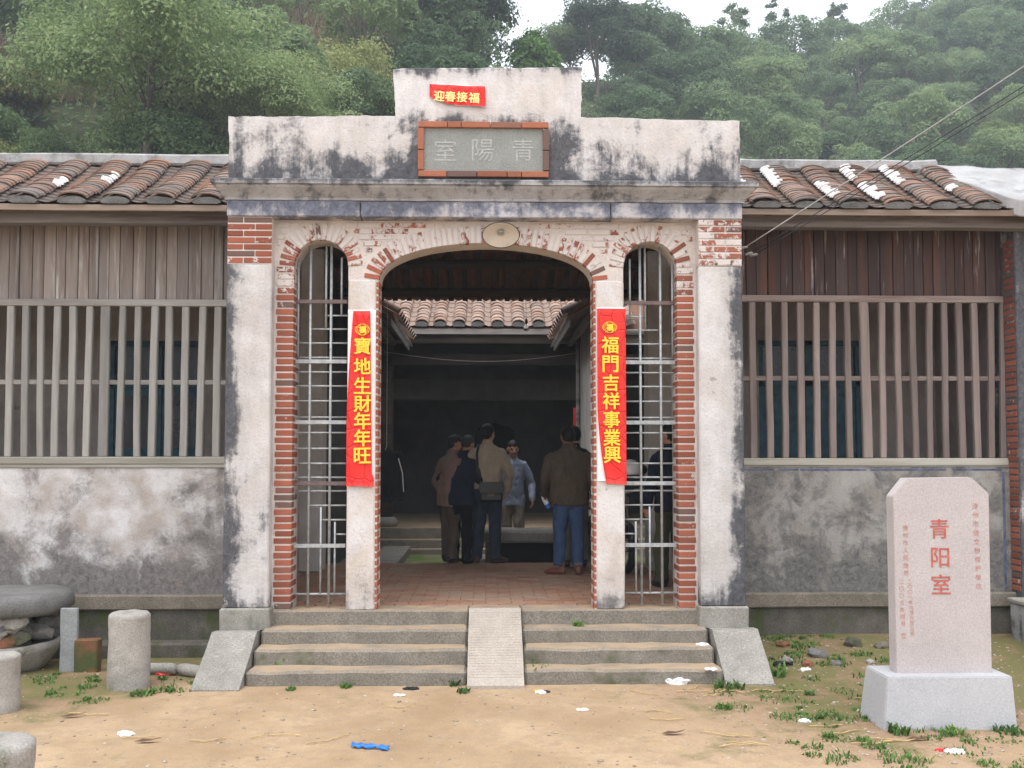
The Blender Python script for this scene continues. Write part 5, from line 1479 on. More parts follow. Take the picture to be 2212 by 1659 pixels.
# ================================================================== people
class Body:
    """closed shapes collected with a material each; build() fuses them to ONE continuous surface"""
    def __init__(s): s.v, s.f, s.m = [], [], []
    def _add(s, V, F, mat):
        b = len(s.v)
        s.v += [Vector(p) for p in V]; s.f += [tuple(i + b for i in f) for f in F]; s.m += [mat] * len(V)
    def loft(s, rings, mat, n=22):
        """rings: (centre, rx, ry, tilt about x)"""
        V, F = [], []
        rr = []
        c0 = rings[0]; c1 = rings[-1]
        for i, (c, rx, ry) in enumerate(rings):
            for k in range(n):
                w = 2 * math.pi * k / n
                cw, sw = math.cos(w), math.sin(w)
                e = .82                                    # slightly squared section
                V.append((c[0] + rx * math.copysign(abs(cw) ** e, cw), c[1] + ry * math.copysign(abs(sw) ** e, sw), c[2]))
        for i in range(len(rings) - 1):
            for k in range(n): F.append((i * n + k, i * n + (k + 1) % n, (i + 1) * n + (k + 1) % n, (i + 1) * n + k))
        F.append(tuple(range(n - 1, -1, -1))); F.append(tuple(range((len(rings) - 1) * n, len(rings) * n)))
        s._add(V, F, mat)
    def limb(s, a, b, ra, rb, mat, n=14, m=8, bulge=0.0):
        a, b = Vector(a), Vector(b); d = (b - a); L = d.length; d /= L
        ref = Vector((0, 0, 1)) if abs(d.z) < .9 else Vector((0, 1, 0))
        p = d.cross(ref).normalized(); q = d.cross(p)
        st_ = [(-.9, .43), (-.6, .8), (0, 1)] ; prof = [(a + d * ra * t, ra * k) for t, k in st_]
        for i in range(1, m):
            t = i / m; prof.append((a + d * L * t, ra + (rb - ra) * t + bulge * math.sin(math.pi * t)))
        prof += [(b + d * rb * -t, rb * k) for t, k in st_[::-1]]
        V, F = [], []
        for c, r in prof:
            for k in range(n):
                w = 2 * math.pi * k / n; V.append(c + (p * math.cos(w) + q * math.sin(w)) * r)
        for i in range(len(prof) - 1):
            for k in range(n): F.append((i * n + k, (i + 1) * n + k, (i + 1) * n + (k + 1) % n, i * n + (k + 1) % n))
        F.append(tuple(range(n))); F.append(tuple(range(len(prof) * n - 1, (len(prof) - 1) * n - 1, -1)))
        s._add(V, F, mat)
    def ell(s, c, r, mat, M=None, n=16, m=12):
        V, F = [], []
        for i in range(1, m):
            ph = math.pi * i / m
            for k in range(n):
                w = 2 * math.pi * k / n
                V.append(Vector((c[0] + r[0] * math.sin(ph) * math.cos(w), c[1] + r[1] * math.sin(ph) * math.sin(w), c[2] + r[2] * math.cos(ph))))
        for i in range(m - 2):
            for k in range(n): F.append((i * n + k, (i + 1) * n + k, (i + 1) * n + (k + 1) % n, i * n + (k + 1) % n))
        F.append(tuple(range(n))); F.append(tuple(range((m - 1) * n - 1, (m - 2) * n - 1, -1)))
        if M is not None: V = [M @ p for p in V]
        s._add(V, F, mat)
    def build(s, mats, vox=.0085, fold=.013, seed=0, hem=None):
        me = bpy.data.meshes.new('body_cage'); me.from_pydata([tuple(p) for p in s.v], [], s.f); me.update()
        o = bpy.data.objects.new('body_cage', me); C.objects.link(o)
        md = o.modifiers.new('fuse', 'REMESH'); md.mode = 'VOXEL'; md.voxel_size = vox; md.adaptivity = 0
        sm = o.modifiers.new('soften', 'SMOOTH'); sm.factor = .5; sm.iterations = 3
        dg = bpy.context.evaluated_depsgraph_get()
        out = bpy.data.meshes.new_from_object(o.evaluated_get(dg))
        bpy.data.objects.remove(o); bpy.data.meshes.remove(me)
        kd = kdtree.KDTree(len(s.v))
        for i, p in enumerate(s.v): kd.insert(p, i)
        kd.balance()
        names = list(mats)
        out.materials.clear()
        for k in names: out.materials.append(mats[k])
        vm = []
        for v in out.vertices:
            q = s.m[kd.find(v.co)[1]]
            if q == 'legs' and hem is not None and v.co.z > hem + .006: q = 'top'
            vm.append(q)
        soft = {'top', 'legs', 'top2'}
        nor = [v.normal.copy() for v in out.vertices]
        for v, k, nn in zip(out.vertices, vm, nor):
            if k in soft:
                p = v.co
                f = mnoise.noise(Vector((p.x * 9 + seed, p.y * 9, p.z * 5.5 + p.x * 4))) + .6 * mnoise.noise(Vector((p.x * 20, p.y * 20 + seed, p.z * 11)))
                v.co = p + nn * f * fold
        idx = [names.index(vm[p.vertices[0]]) for p in out.polygons]
        out.polygons.foreach_set('material_index', idx)
        out.polygons.foreach_set('use_smooth', [True] * len(idx))
        out.update()
        return out

def person(label, loc, rz, H, top, legs, shoe, pose, skin='skin', hair='hair', head=(0, 0), hem=.78, wide=1.0, name='person', barefoot=False, belly=0.0, vox=.0085, tight=False):
    """local frame: +y forward, +x the person's right, z up; proportions for 1.70 m, scaled by H"""
    k = H / 1.70
    B = Body()
    lean = pose.get('lean', 0.0); sway = pose.get('sway', 0.0)
    def T(z): t = max(0, (z - .92)) / .55; return (sway * t, lean * t)
    # legs
    for s, ft in ((-1, pose.get('footL', (-.11, .02, -.15))), (1, pose.get('footR', (.11, -.02, .15)))):
        fx, fy, ta = ft
        hip = Vector((s * .085, 0, .88)); ank = Vector((fx, fy, .085)); kn = hip.lerp(ank, .5) + Vector((0, .035, .0))
        B.limb(hip, kn, .098 * (1 + (wide - 1) * .4), .078, 'legs'); e_ = ank + Vector((0, -.005, .02 if barefoot else -.03))
        B.loft([(tuple((kn + Vector((0, 0, .05))).lerp(e_, t)), rr, rr * 1.06) for t, rr in ((0, .06), (.12, .077), (.35, .075), (.6, .070), (.85, .069), (1.0, .072))], 'legs', 16)
        d = Vector((math.sin(ta), math.cos(ta), 0))
        if barefoot: B.limb(ank + Vector((0, 0, .02)) - d * .035, ank - d * .035 + Vector((0, 0, -.045)), .036, .038, 'skin')
        B.limb(ank - d * .045 + Vector((0, 0, -.047)), ank + d * .10 + Vector((0, 0, -.050)), .038, .042, 'shoe')
        B.limb(ank + d * .07 + Vector((0, 0, -.052)), ank + d * .155 + Vector((0, 0, -.057)), .041, .030, 'shoe')
    B.loft([((0, 0, z), rx * wide, ry) for z, rx, ry in ((.76, .13, .09), (.82, .165, .115), (.90, .172, .12), (1.0, .155, .11))], 'legs')
    # torso
    tw = wide
    sec = [(hem, .188, .128), (hem + .015, .192, .132), (.92, .188, .130 + belly), (1.05, .186, .125 + belly * .8), (1.18, .198, .125), (1.30, .208, .122), (1.365, .205, .112), (1.41, .172, .095), (1.44, .118, .078), (1.465, .080, .068), (1.495, .068, .064), (1.513, .064, .061)]
    if tight: sec = [(z, rx * (.93 if z < 1.1 else .97), ry * .95) for z, rx, ry in sec]
    rings = []
    for z, rx, ry in sec:
        tx, ty = T(z)
        rings.append(((tx, ty, z), rx * (tw if z < 1.40 else 1 + (tw - 1) * .5), ry))
    B.loft(rings, 'top', 28)
    # arms and hands
    sx_, sy_ = T(1.36)
    for s, key in ((-1, 'armL'), (1, 'armR')):
        el, wr = pose.get(key, ((s * .27, -.02, 1.10), (s * .27, .05, .86)))
        sh = Vector((s * .176 * tw + sx_, sy_, 1.345)); el = Vector(el); wr = Vector(wr)
        B.limb(sh, el, .070, .058, 'top', bulge=.006); B.limb(el, wr, .060, .047, 'top')
        d = (wr - el).normalized(); hp = wr + d * .05
        side = Vector((0, 1, 0)) if abs(d.y) < .8 else Vector((0, 0, 1))
        side = (side - d * side.dot(d)).normalized(); nrm = d.cross(side)
        B.limb(wr - d * .02, wr + d * .03, .028, .026, 'skin')
        for j in (-.022, 0, .022): B.limb(wr + d * .03 + side * j * .7, hp + d * .035 + side * j, .017, .016, 'skin', 10, 4)
        cl = nrm * s * -.6
        for j, L in ((-.033, .055), (-.011, .072), (.011, .076), (.033, .066)):
            b0 = hp + d * .035 + side * j; b1 = b0 + (d * .8 + cl * .5).normalized() * L * .55; b2 = b1 + (d * .45 + cl).normalized() * L * .5
            B.limb(b0, b1, .0098, .0092, 'skin', 8, 3); B.limb(b1, b2, .0092, .0082, 'skin', 8, 3)
        t0 = wr + d * .035 + side * .025; t1 = t0 + (d * .6 + side * .8).normalized() * .045; t2 = t1 + (d * .95 + cl * .3).normalized() * .032
        B.limb(t0, t1, .013, .011, 'skin', 8, 3); B.limb(t1, t2, .011, .0095, 'skin', 8, 3)
    # neck and head
    hx, hy = T(1.50)
    yaw, pit = head
    piv = Vector((hx, hy + pose.get('headfwd', .0), 1.50))
    M = Matrix.Translation(piv) @ Matrix.Rotation(yaw, 4, 'Z') @ Matrix.Rotation(pit, 4, 'X') @ Matrix.Scale(1.07, 4) @ Matrix.Translation(Vector((0, 0, -1.50)))
    B.limb((hx, hy, 1.43), tuple(M @ Vector((0, .0, 1.55))), .058, .054, 'skin')
    B.ell((0, -.004, 1.605), (.074, .093, .092), 'skin', M); B.ell((0, .022, 1.553), (.056, .068, .064), 'skin', M); B.ell((0, .05, 1.523), (.030, .035, .022), 'skin', M)
    B.limb(M @ Vector((0, .084, 1.607)), M @ Vector((0, .103, 1.572)), .009, .0145, 'skin', 10, 4)
    for s in (-1, 1):
        B.ell((s * .076, -.008, 1.583), (.012, .022, .032), 'skin', M, 10, 8)
        B.ell((s * .03, .079, 1.60), (.010, .006, .004), 'eye', M, 10, 8)
        B.ell((s * .035, .062, 1.568), (.022, .02, .018), 'skin', M, 10, 8)
    B.ell((0, .0815, 1.538), (.022, .0085, .0065), 'lip', M, 10, 8)
    mats = {'skin': MAT[skin], 'legs': legs, 'top': top, 'shoe': shoe, 'eye': MAT['eye'], 'lip': MAT['lip']}
    me = B.build(mats, vox, seed=loc[0] * 7, hem=hem)
    root = bpy.data.objects.new(name, me); C.objects.link(root)
    root.location = loc; root.rotation_euler = (0, 0, rz); root.scale = (k, k, k)
    tag(root, label, 'person')
    # hair
    V, F = [], []
    n, m = 40, 26
    for i in range(m + 1):
        ph = math.pi * i / m
        for j in range(n):
            w = 2 * math.pi * j / n
            d = Vector((math.sin(ph) * math.cos(w), math.sin(ph) * math.sin(w), math.cos(ph)))
            p = Vector((d.x * .0805, d.y * .0985 - .010, d.z * .099 + 1.612))
            tuft = 1 + .05 * mnoise.noise(Vector((d.x * 9, d.y * 9, d.z * 3))) + .05 * mnoise.noise(Vector((d.x * 22, d.y * 22, d.z * 9)))
            p = Vector((p.x * tuft, (p.y + .01) * tuft - .01, 1.612 + (p.z - 1.612) * tuft))
            line = 1.652 + .010 * math.sin(w * 7) if d.y > .25 else (1.572 - .0 if d.y > -.25 else 1.548)
            if d.y <= -.25: line = 1.536
            if -.25 < d.y <= .02: line = 1.562
            if .02 < d.y <= .25: line = 1.605
            if p.z < line:
                f = min(1, (line - p.z) / .04); f = f * f * (3 - 2 * f)
                c0 = Vector((0, 0, 1.60)); p = p.lerp(c0 + (p - c0) * .84, f)
            V.append(M @ p)
    for i in range(m):
        for j in range(n): F.append((i * n + j, (i + 1) * n + j, (i + 1) * n + (j + 1) % n, i * n + (j + 1) % n))
    hm = MB().add(V, F).mesh('hair', smooth=True); hm.materials.append(MAT[hair])
    h = bpy.data.objects.new('hair', hm); C.objects.link(h); h.parent = root
    root['_M'] = 0
    del root['_M']
    return root

def floor_pt(u, v, z=FZ): q = P(u, v, z=z); return (float(q[0]), float(q[1]), z)
CL = lambda n, c: cloth(n, c)
# man in the dark jacket, back to the camera
pA = floor_pt(1229, 1240)
A = person('man seen from behind in dark olive jacket, blue trousers and brown sandals', pA, .06, 1.735, CL('olive_jacket', (.095, .074, .055)), CL('blue_trousers', (.055, .095, .19)), plain('brown_sandal', (.17, .055, .03), .5), dict(
    lean=.03, footL=(-.115, -.02, -1.15), footR=(.105, -.04, .15), armL=((-.285, -.02, 1.10), (-.262, .17, .93)), armR=((.29, -.03, 1.10), (.24, .16, .98)), headfwd=.01), 'skin_d', head=(.25, -.15), hem=.80, wide=1.16, barefoot=True, belly=.02)
# man in the beige jacket with the shoulder bag
pB = floor_pt(1053, 1216)
B_ = person('man seen from behind in beige jacket and dark trousers with a shoulder bag', pB, -.10, 1.80, CL('beige_jacket', (.42, .35, .27)), CL('dark_jeans', (.036, .048, .068)), plain('brown_shoe', (.06, .03, .028), .4), dict(
    lean=.0, footL=(-.13, .0, -.1), footR=(.10, -.03, 1.0), armL=((-.27, -.05, 1.10), (-.255, -.01, .86)), armR=((.28, -.04, 1.11), (.235, .06, .90))), head=(-.45, -.05), hem=.93, wide=.98)
# man in navy beside him
pC = floor_pt(1010, 1214)
person('stooping man in navy jacket and black trousers, half hidden behind the beige jacket', (pC[0] - .10, pC[1] - .16, FZ), -.45, 1.66, CL('navy_jacket', (.022, .029, .05)), CL('black_trousers', (.011, .012, .016)), plain('black_shoe', (.012, .012, .014), .35), dict(
    lean=.12, headfwd=.06, armL=((-.30, .02, 1.12), (-.27, .2, .98)), armR=((.27, .05, 1.12), (.2, .25, 1.0))), hair='hairg', head=(-.3, -.35), hem=.78, wide=1.02)
# man in mauve brown at the left of the group
pD = floor_pt(974, 1215)
person('man in mauve brown jacket at the left of the group, face turned right', (pD[0] - .03, pD[1] + .0, FZ), -.75, 1.66, CL('mauve_jacket', (.25, .17, .145)), CL('brown_trousers', (.11, .085, .068)), plain('dark_shoe', (.03, .022, .02), .4), dict(
    lean=.06, headfwd=.03, footL=(-.08, .05, -.1), footR=(.09, -.03, .1), armL=((-.25, .0, 1.08), (-.21, .14, .88)), armR=((.24, .05, 1.08), (.16, .22, .95))), head=(-.55, -.18), hem=.76, wide=.95, skin='skin')
# man facing the camera
xe = PX(1108, 5.75, 1000)
slabE = tag(MB().box(xe - .55, xe + .6, 5.45, 6.1, .29, .475, .012).build('stone_step', MAT['granite_g'], None, subdiv=2, jit=.006), 'low stone step in the courtyard under the man in the blue grey shirt', 'step')
person('man in blue grey shirt and khaki trousers facing the camera, looking down', (xe, 5.75, .475), math.pi - .12, 1.70, CL('bluegrey_shirt', (.28, .32, .43)), CL('khaki_trousers', (.25, .21, .165)), MAT['kplastic'], dict(
    lean=.03, headfwd=.03, footL=(-.10, .02, -.1), footR=(.10, .0, .15), armL=((-.275, -.03, 1.08), (-.30, .10, .86)), armR=((.25, -.02, 1.10), (.24, .08, .88))), head=(.35, -.22), hem=.76, wide=.92, tight=True)
# man behind the right grille
pF = floor_pt(1452, 1268)
person('man in navy jacket and dark green trousers behind the right grille', (pF[0], pF[1], FZ), .45, 1.72, CL('navy_tracksuit', (.014, .018, .032)), CL('green_trousers', (.07, .078, .045)), MAT['kplastic'], dict(
    lean=.02, footL=(-.09, .06, 0), footR=(.09, -.05, .1)), head=(.35, -.1), hem=.80)
# man hidden behind the dark jacket
person('dark-haired man almost hidden behind the man in the olive jacket', (pA[0] + .14, pA[1] + .80, FZ), .25, 1.76, CL('charcoal_jacket', (.03, .03, .032)), CL('grey_trousers', (.20, .195, .185)), MAT['kplastic'], dict(lean=.02), head=(.2, -.1), hem=.82)

# ------------------------------------------------------------------ what they carry
bg_ = thing('shoulder_bag', 'black shoulder bag on the hip of the man in beige', 'bag', (pB[0] + .08, pB[1] - .2, FZ + .85))
bc = Vector((pB[0] + .045, pB[1] - .175, FZ + .935))
MB().box(bc.x - .15, bc.x + .15, bc.y - .05, bc.y + .035, bc.z - .125, bc.z + .125, .025).build('bag_body', MAT['kplastic'], bg_, subdiv=3, jit=.006, jscale=12)
MB().box(bc.x - .152, bc.x + .152, bc.y - .062, bc.y - .045, bc.z - .02, bc.z + .128, .006).build('flap', MAT['kplastic'], bg_, subdiv=2, jit=.004)
MB().box(bc.x - .045, bc.x + .045, bc.y - .068, bc.y - .061, bc.z - .055, bc.z - .02, .002).build('clasp', plain('bag_clasp', (.16, .12, .06), .4), bg_)
sp_ = [(bc.x - .14, bc.y, bc.z + .10), (bc.x - .175, bc.y + .02, bc.z + .28), (bc.x - .185, bc.y + .045, bc.z + .50), (bc.x - .165, bc.y + .125, bc.z + .605), (bc.x - .12, bc.y + .25, bc.z + .615), (bc.x + .02, bc.y + .34, bc.z + .42), (bc.x + .14, bc.y + .30, bc.z + .15), (bc.x + .15, bc.y + .02, bc.z + .06)]
MB().tube(sp_, .016, 8).build('strap', MAT['kplastic'], bg_, smooth=True)
hw = Matrix.Translation(Vector(pA)) @ Matrix.Rotation(.06, 4, 'Z') @ Matrix.Scale(1.735 / 1.70, 4)
hp = hw @ Vector((-.262, .235, .865))
bt = thing('water_bottle', 'small clear and blue bottle held by the man in the olive jacket', 'bottle', tuple(hp))
Mb = Matrix.Translation(hp) @ Matrix.Rotation(R(-28), 4, 'Y') @ Matrix.Translation(Vector((0, 0, -.13)))
MB().lathe([(.003, 0), (.028, .002), (.031, .02), (.031, .13), (.024, .155), (.012, .175), (.012, .19), (.003, .191)], 16, Mb).build('bottle_body', MAT['wplastic'], bt, smooth=True)
MB().lathe([(.0325, .005), (.0325, .055)], 16, Mb, cap=False).build('label_band', MAT['bplastic'], bt, smooth=True)
MB().lathe([(.003, .208), (.0145, .207), (.0145, .19), (.003, .189)], 12, Mb).build('bottle_cap', MAT['bplastic'], bt, smooth=True)
# jacket hanging inside at the left
jx, jy = PX(835, 3.2, 1020), 3.2
jk = thing('hanging_jacket', 'dark jacket with a pale seam hanging just inside the left door pillar', 'jacket', (jx, jy, 1.7))
Bj = Body()
Bj.loft([((0, 0, z), rx, ry) for z, rx, ry in ((.0, .17, .07), (.02, .175, .075), (.3, .165, .075), (.5, .17, .07), (.58, .13, .06), (.63, .06, .05))], 'top')
for s in (-1, 1): Bj.limb((s * .15, 0, .54), (s * .2, 0, .05), .06, .05, 'top')
me = Bj.build({'top': MAT['dark'] if False else CL('jacket_cloth', (.02, .021, .026))}, .01, .01)
o = link('jacket_body', me, None, jk, False); o.location = (0, 0, -.30)
MB().tube([(jx + .15, jy - .062, 1.93), (jx + .20, jy - .060, 1.75), (jx + .215, jy - .058, 1.52)], .006, 6).build('piping', MAT['paper'], jk)
MB().tube([(jx - .03, jy, 2.0), (jx, jy, 2.08), (jx, jy, 3.9)], .004, 6).build('hanger', MAT['iron'], jk)

# ------------------------------------------------------------------ motorcycle in the gate hall
mo = thing('motorcycle', 'dark motorcycle parked inside behind the right door pillar', 'motorcycle', (1.50, 3.2, FZ))
f_, r_w = Vector((1.66, 2.75, FZ)), Vector((1.42, 3.92, FZ))
dv = (f_ - r_w).normalized(); sd_ = Vector((-dv.y, dv.x, 0))
MM = Matrix((( dv.x, sd_.x, 0, r_w.x), (dv.y, sd_.y, 0, r_w.y), (0, 0, 1, FZ), (0, 0, 0, 1)))
def W(x, y, z): return tuple(MM @ Vector((x, y, z)))
WB = (f_ - r_w).length
for x in (0, WB):
    wh = MB()
    ring = [W(x + .24 * math.cos(2 * math.pi * k / 28), 0, .29 + .24 * math.sin(2 * math.pi * k / 28)) for k in range(29)]
    t_ = wh.tube(ring, .05, 10, cap=False).build('tyre', MAT['rubber'], mo, smooth=True)
    rim = MB().tube([W(x + .19 * math.cos(2 * math.pi * k / 28), 0, .29 + .19 * math.sin(2 * math.pi * k / 28)) for k in range(29)], .014, 8, cap=False)
    for k in range(10):
        a = 2 * math.pi * k / 10; rim.tube([W(x, 0, .29), W(x + .19 * math.cos(a), 0, .29 + .19 * math.sin(a))], .004, 5)
    rim.tube([W(x, -.06, .29), W(x, .06, .29)], .035, 10).build('rim', MAT['chrome'], mo, smooth=True)
    MB().tube([W(x + .30 * math.cos(a), 0, .29 + .30 * math.sin(a)) for a in [R(20 + 14 * i) for i in range(11)]], .055, 8).build('mudguard', MAT['bikepaint'], mo, smooth=True)
fk = MB()
for s in (-1, 1): fk.tube([W(WB, s * .07, .29), W(WB - .22, s * .07, .88)], .018, 8)
fk.build('fork', MAT['chrome'], mo, smooth=True)
Bm = Body(); Bm.limb(W(.52, 0, .74), W(.92, 0, .80), .12, .13, 'top'); Bm.limb(W(.45, 0, .40), W(.85, 0, .42), .15, .14, 'top'); Bm.limb(W(.5, 0, .45), W(.6, 0, .72), .08, .08, 'top')
me = Bm.build({'top': MAT['bikepaint']}, .012, 0); link('tank', me, None, mo)
MB().box(-.22, .55, -.12, .12, .70, .79, .03, MM).build('seat', MAT['kplastic'], mo)
MB().tube([W(WB - .3, -.34, 1.0), W(WB - .22, -.2, .98), W(WB - .2, 0, .93), W(WB - .22, .2, .98), W(WB - .3, .34, 1.0)], .014, 8).build('handlebar', MAT['chrome'], mo, smooth=True)
hl = Matrix.Translation(Vector(W(WB - .14, 0, .86))) @ dv.to_track_quat('Z', 'Y').to_matrix().to_4x4()
MB().lathe([(.01, -.1), (.06, -.09), (.085, -.02), (.09, .02), (.08, .03), (.01, .035)], 18, hl).build('headlight', MAT['chrome'], mo, smooth=True)
for s in (-1, 1):
    MB().tube([W(WB - .25, s * .24, .99), W(WB - .2, s * .3, 1.2)], .006, 6).build('mirror_stem', MAT['kplastic'], mo)
    MB().lathe([(.005, -.012), (.05, -.008), (.055, .005), (.005, .006)], 14, Matrix.Translation(Vector(W(WB - .2, s * .3, 1.23))) @ dv.to_track_quat('Z', 'Y').to_matrix().to_4x4()).build('mirror', MAT['kplastic'], mo, smooth=True)
MB().tube([W(.2, -.16, .30), W(.5, -.17, .28), W(.9, -.12, .3)], .04, 10).build('exhaust', MAT['chrome'], mo, smooth=True)
MB().tube([W(.5, .1, .3), W(.45, .26, .015)], .014, 8).build('kickstand', MAT['iron'], mo)
# helmet hung on the handlebar end
hc = Vector(P(1361, 1016, 2.62))
hm_ = thing('helmet', 'white helmet with black visor on the motorcycle by the right grille', 'helmet', tuple(hc))
MB().lathe([(.12, -.06), (.13, -.02), (.128, .03), (.105, .085), (.06, .12), (.005, .13)], 22, Matrix.Translation(hc)).build('shell', MAT['wplastic'], hm_, smooth=True)
MB().lathe([(.10, -.10), (.132, -.085), (.135, -.055), (.122, -.05)], 22, Matrix.Translation(hc), cap=False).build('visor', MAT['kplastic'], hm_, smooth=True)
# ================================================================== vegetation
def leaf_quads(pos, nor, size, rs, aspect=.5):
    n = len(pos)
    r = rs.normal(size=(n, 3)); t = np.cross(nor, r); t /= np.linalg.norm(t, axis=1, keepdims=True) + 1e-9
    b = np.cross(nor, t)
    s = size * rs.uniform(.6, 1.3, (n, 1))
    V = np.stack([pos - t * s * .5, pos + b * s * aspect * .5 - nor * s * .08, pos + t * s * .5, pos - b * s * aspect * .5 - nor * s * .08], 1).reshape(-1, 3)
    return V, np.arange(4 * n).reshape(n, 4)
def crown(rs, W, H, n, leaf, lumps=26, shape='round', lump_r=.26, fuzz=.2, aspect=.5, z0=0.0, qr=(.45, .85)):
    """leaves on the skins of many small lumps spread over the crown"""
    cs, rr = [], []
    for i in range(lumps):
        while True:
            d = rs.normal(size=3); d /= np.linalg.norm(d)
            if d[2] > -.45: break
        q = rs.uniform(*qr)
        c = d * q * np.array([W / 2, W / 2, H / 2])
        if shape == 'cone': c[:2] *= np.clip(1.15 - (c[2] + H / 2) / H, .15, 1)
        cs.append(c); rr.append(lump_r * W * rs.uniform(.6, 1.15) * (.75 if c[2] > H * .25 else 1))
    cs = np.array(cs); rr = np.array(rr)
    p = rr ** 2 / (rr ** 2).sum()
    k = rs.choice(lumps, n, p=p)
    d = rs.normal(size=(n, 3)); d /= np.linalg.norm(d, axis=1, keepdims=True)
    d[:, 2] = np.where(d[:, 2] < -.35, -d[:, 2], d[:, 2])
    rad = rr[k] * (1 + fuzz * rs.normal(size=n) * .5 - .12 * rs.rand(n))
    pos = cs[k] + d * rad[:, None] * np.array([1, 1, .8])
    nor = d + rs.normal(size=(n, 3)) * .45 + np.array([0, 0, .35]); nor /= np.linalg.norm(nor, axis=1, keepdims=True)
    pos[:, 2] += z0
    return leaf_quads(pos, nor, leaf, rs, aspect), cs + np.array([0, 0, z0])
def trunk_mesh(rs, h, r, tips):
    mb = MB()
    pts = [(0, 0, -.4)]; x = y = 0
    for i in range(1, 7):
        x += rs.uniform(-.04, .04) * h * .3; y += rs.uniform(-.04, .04) * h * .3
        pts.append((x, y, h * i / 6))
    mb.tube(pts, [r * (1.25 - i * .12) for i in range(7)], 8)
    for c in tips:
        j = rs.randint(2, 6); a = Vector(pts[j]); b = Vector(c); m = a.lerp(b, .5) + Vector((0, 0, .06 * h))
        mb.tube([tuple(a), tuple(m), tuple(a.lerp(b, .92))], [r * .5, r * .32, r * .12], 6)
    return mb.mesh('trunk', smooth=True)
def tree_kind(seed, W, H, n, leaf, mat, th, tr, **k):
    rs = np.random.RandomState(seed)
    (V, F), cs = crown(rs, W, H, n, leaf, z0=th + H * .42, **k)
    cm = fast_mesh('crown', V, F); cm.materials.append(mat)
    tips = [tuple(c) for c in cs[:8]]
    tm = trunk_mesh(rs, th + H * .45, tr, tips); tm.materials.append(MAT['bark'])
    return cm, tm
def plant_tree(name, kind, x, y, label, cat, group=None, s=1.0, sz=1.0, rz=0.0, z=None):
    o = bpy.data.objects.new(name, None); C.objects.link(o); o.empty_display_size = .2
    o.location = (x, y, terr(x, y) - .1 if z is None else z); o.rotation_euler = (0, 0, rz); o.scale = (s, s, s * sz)
    tag(o, label, cat, group)
    for nm, me in (('crown', kind[0]), ('trunk', kind[1])):
        c = bpy.data.objects.new(nm, me); C.objects.link(c); c.parent = o
    return o
def xr(u, r): return (u - 1050) / 2150 * r
def vtop(x, y, z): return 990 - (z - 1.93) / (y + 9.1) * 2150

far_k = [tree_kind(100 + i, 7.2, 7.2, 6000, .30, MAT['leaf_far'], 2.0, .16, lumps=30, lump_r=.17, qr=(.6, .82), fuzz=.15) for i in range(5)]
yel_k = [tree_kind(120 + i, 7.2, 6.6, 6500, .29, MAT['leaf_yellow'], 2.0, .16, lumps=30, lump_r=.17, qr=(.6, .82), fuzz=.15) for i in range(2)]
shr_k = [tree_kind(140 + i, 4.2, 3.4, 6500, .17, MAT['leaf_near'], .7, .07, lumps=24, lump_r=.22) for i in range(3)]
oli_k = [tree_kind(150 + i, 4.2, 3.6, 6500, .15, MAT['leaf_olive'], .6, .06, lumps=26, lump_r=.2, fuzz=.4) for i in range(2)]
big_k = tree_kind(160, 8.6, 7.4, 42000, .15, MAT['leaf_near'], 1.6, .16, lumps=60, lump_r=.15, fuzz=.4)
sky_k = [tree_kind(170 + i, 6.6, 7.5, 7500, .30, MAT['leaf_pine'], 2.0, .15, lumps=26, lump_r=.18, fuzz=.45) for i in range(3)]
pin_k = [tree_kind(180 + i, 3.2, 6.5, 2600, .26, MAT['leaf_pine'], 2.5, .10, lumps=22, lump_r=.10, fuzz=.9) for i in range(2)]
young_k = tree_kind(190, 4.6, 5.6, 7000, .24, MAT['leaf_young'], 1.8, .09, lumps=28, lump_r=.16, fuzz=.35, shape='cone')
rust_k = tree_kind(195, 3.4, 2.8, 5000, .17, MAT['leaf_rust'], .5, .05, lumps=18, lump_r=.22)

tr_ = random.Random(3)
def at_r(u, r, jit=0): return xr(u, r) + tr_.uniform(-jit, jit), r - 9.1 + tr_.uniform(-jit, jit)
# dense wood on the right hillside
cnt = 0
rr_ = 50.0
while rr_ < 152:
    x = xr(1380, rr_)
    while x < xr(2400, rr_):
        xx, yy = x + tr_.uniform(-1.3, 1.3), rr_ - 9.1 + tr_.uniform(-1.5, 1.5)
        s = tr_.uniform(.75, 1.2)
        z = terr(xx, yy)
        u = 1050 + 2150 * xx / (yy + 9.1)
        top = vtop(xx, yy, z + 8.5 * s)
        if top < 360 and top > -260 and z > 1:
            yel = (abs(u - 1760) < 150 and rr_ < 72) or tr_.random() < .10
            zone = 'high on the ridge above the right roof' if rr_ > 108 else ('half way up the slope above the right roof' if rr_ > 78 else 'on the lower slope close above the right roof')
            if u < 1620: zone = {'hi': 'high on the ridge right of the gateway parapet', 'ha': 'half way up the slope right of the gateway parapet', 'on': 'on the lower slope right of the gateway parapet'}[zone[:2]]
            plant_tree('hill_tree', tr_.choice(yel_k if yel else far_k), xx, yy, ('yellowish green rounded tree ' if yel else 'dark green rounded tree ') + zone, 'tree',
                       'yellowish trees on the right hillside' if yel else 'dark trees on the right hillside', s, tr_.uniform(.85, 1.1), tr_.uniform(0, 6.28)); cnt += 1
        x += 6.0
    rr_ += 5.6 + (rr_ - 50) * .012
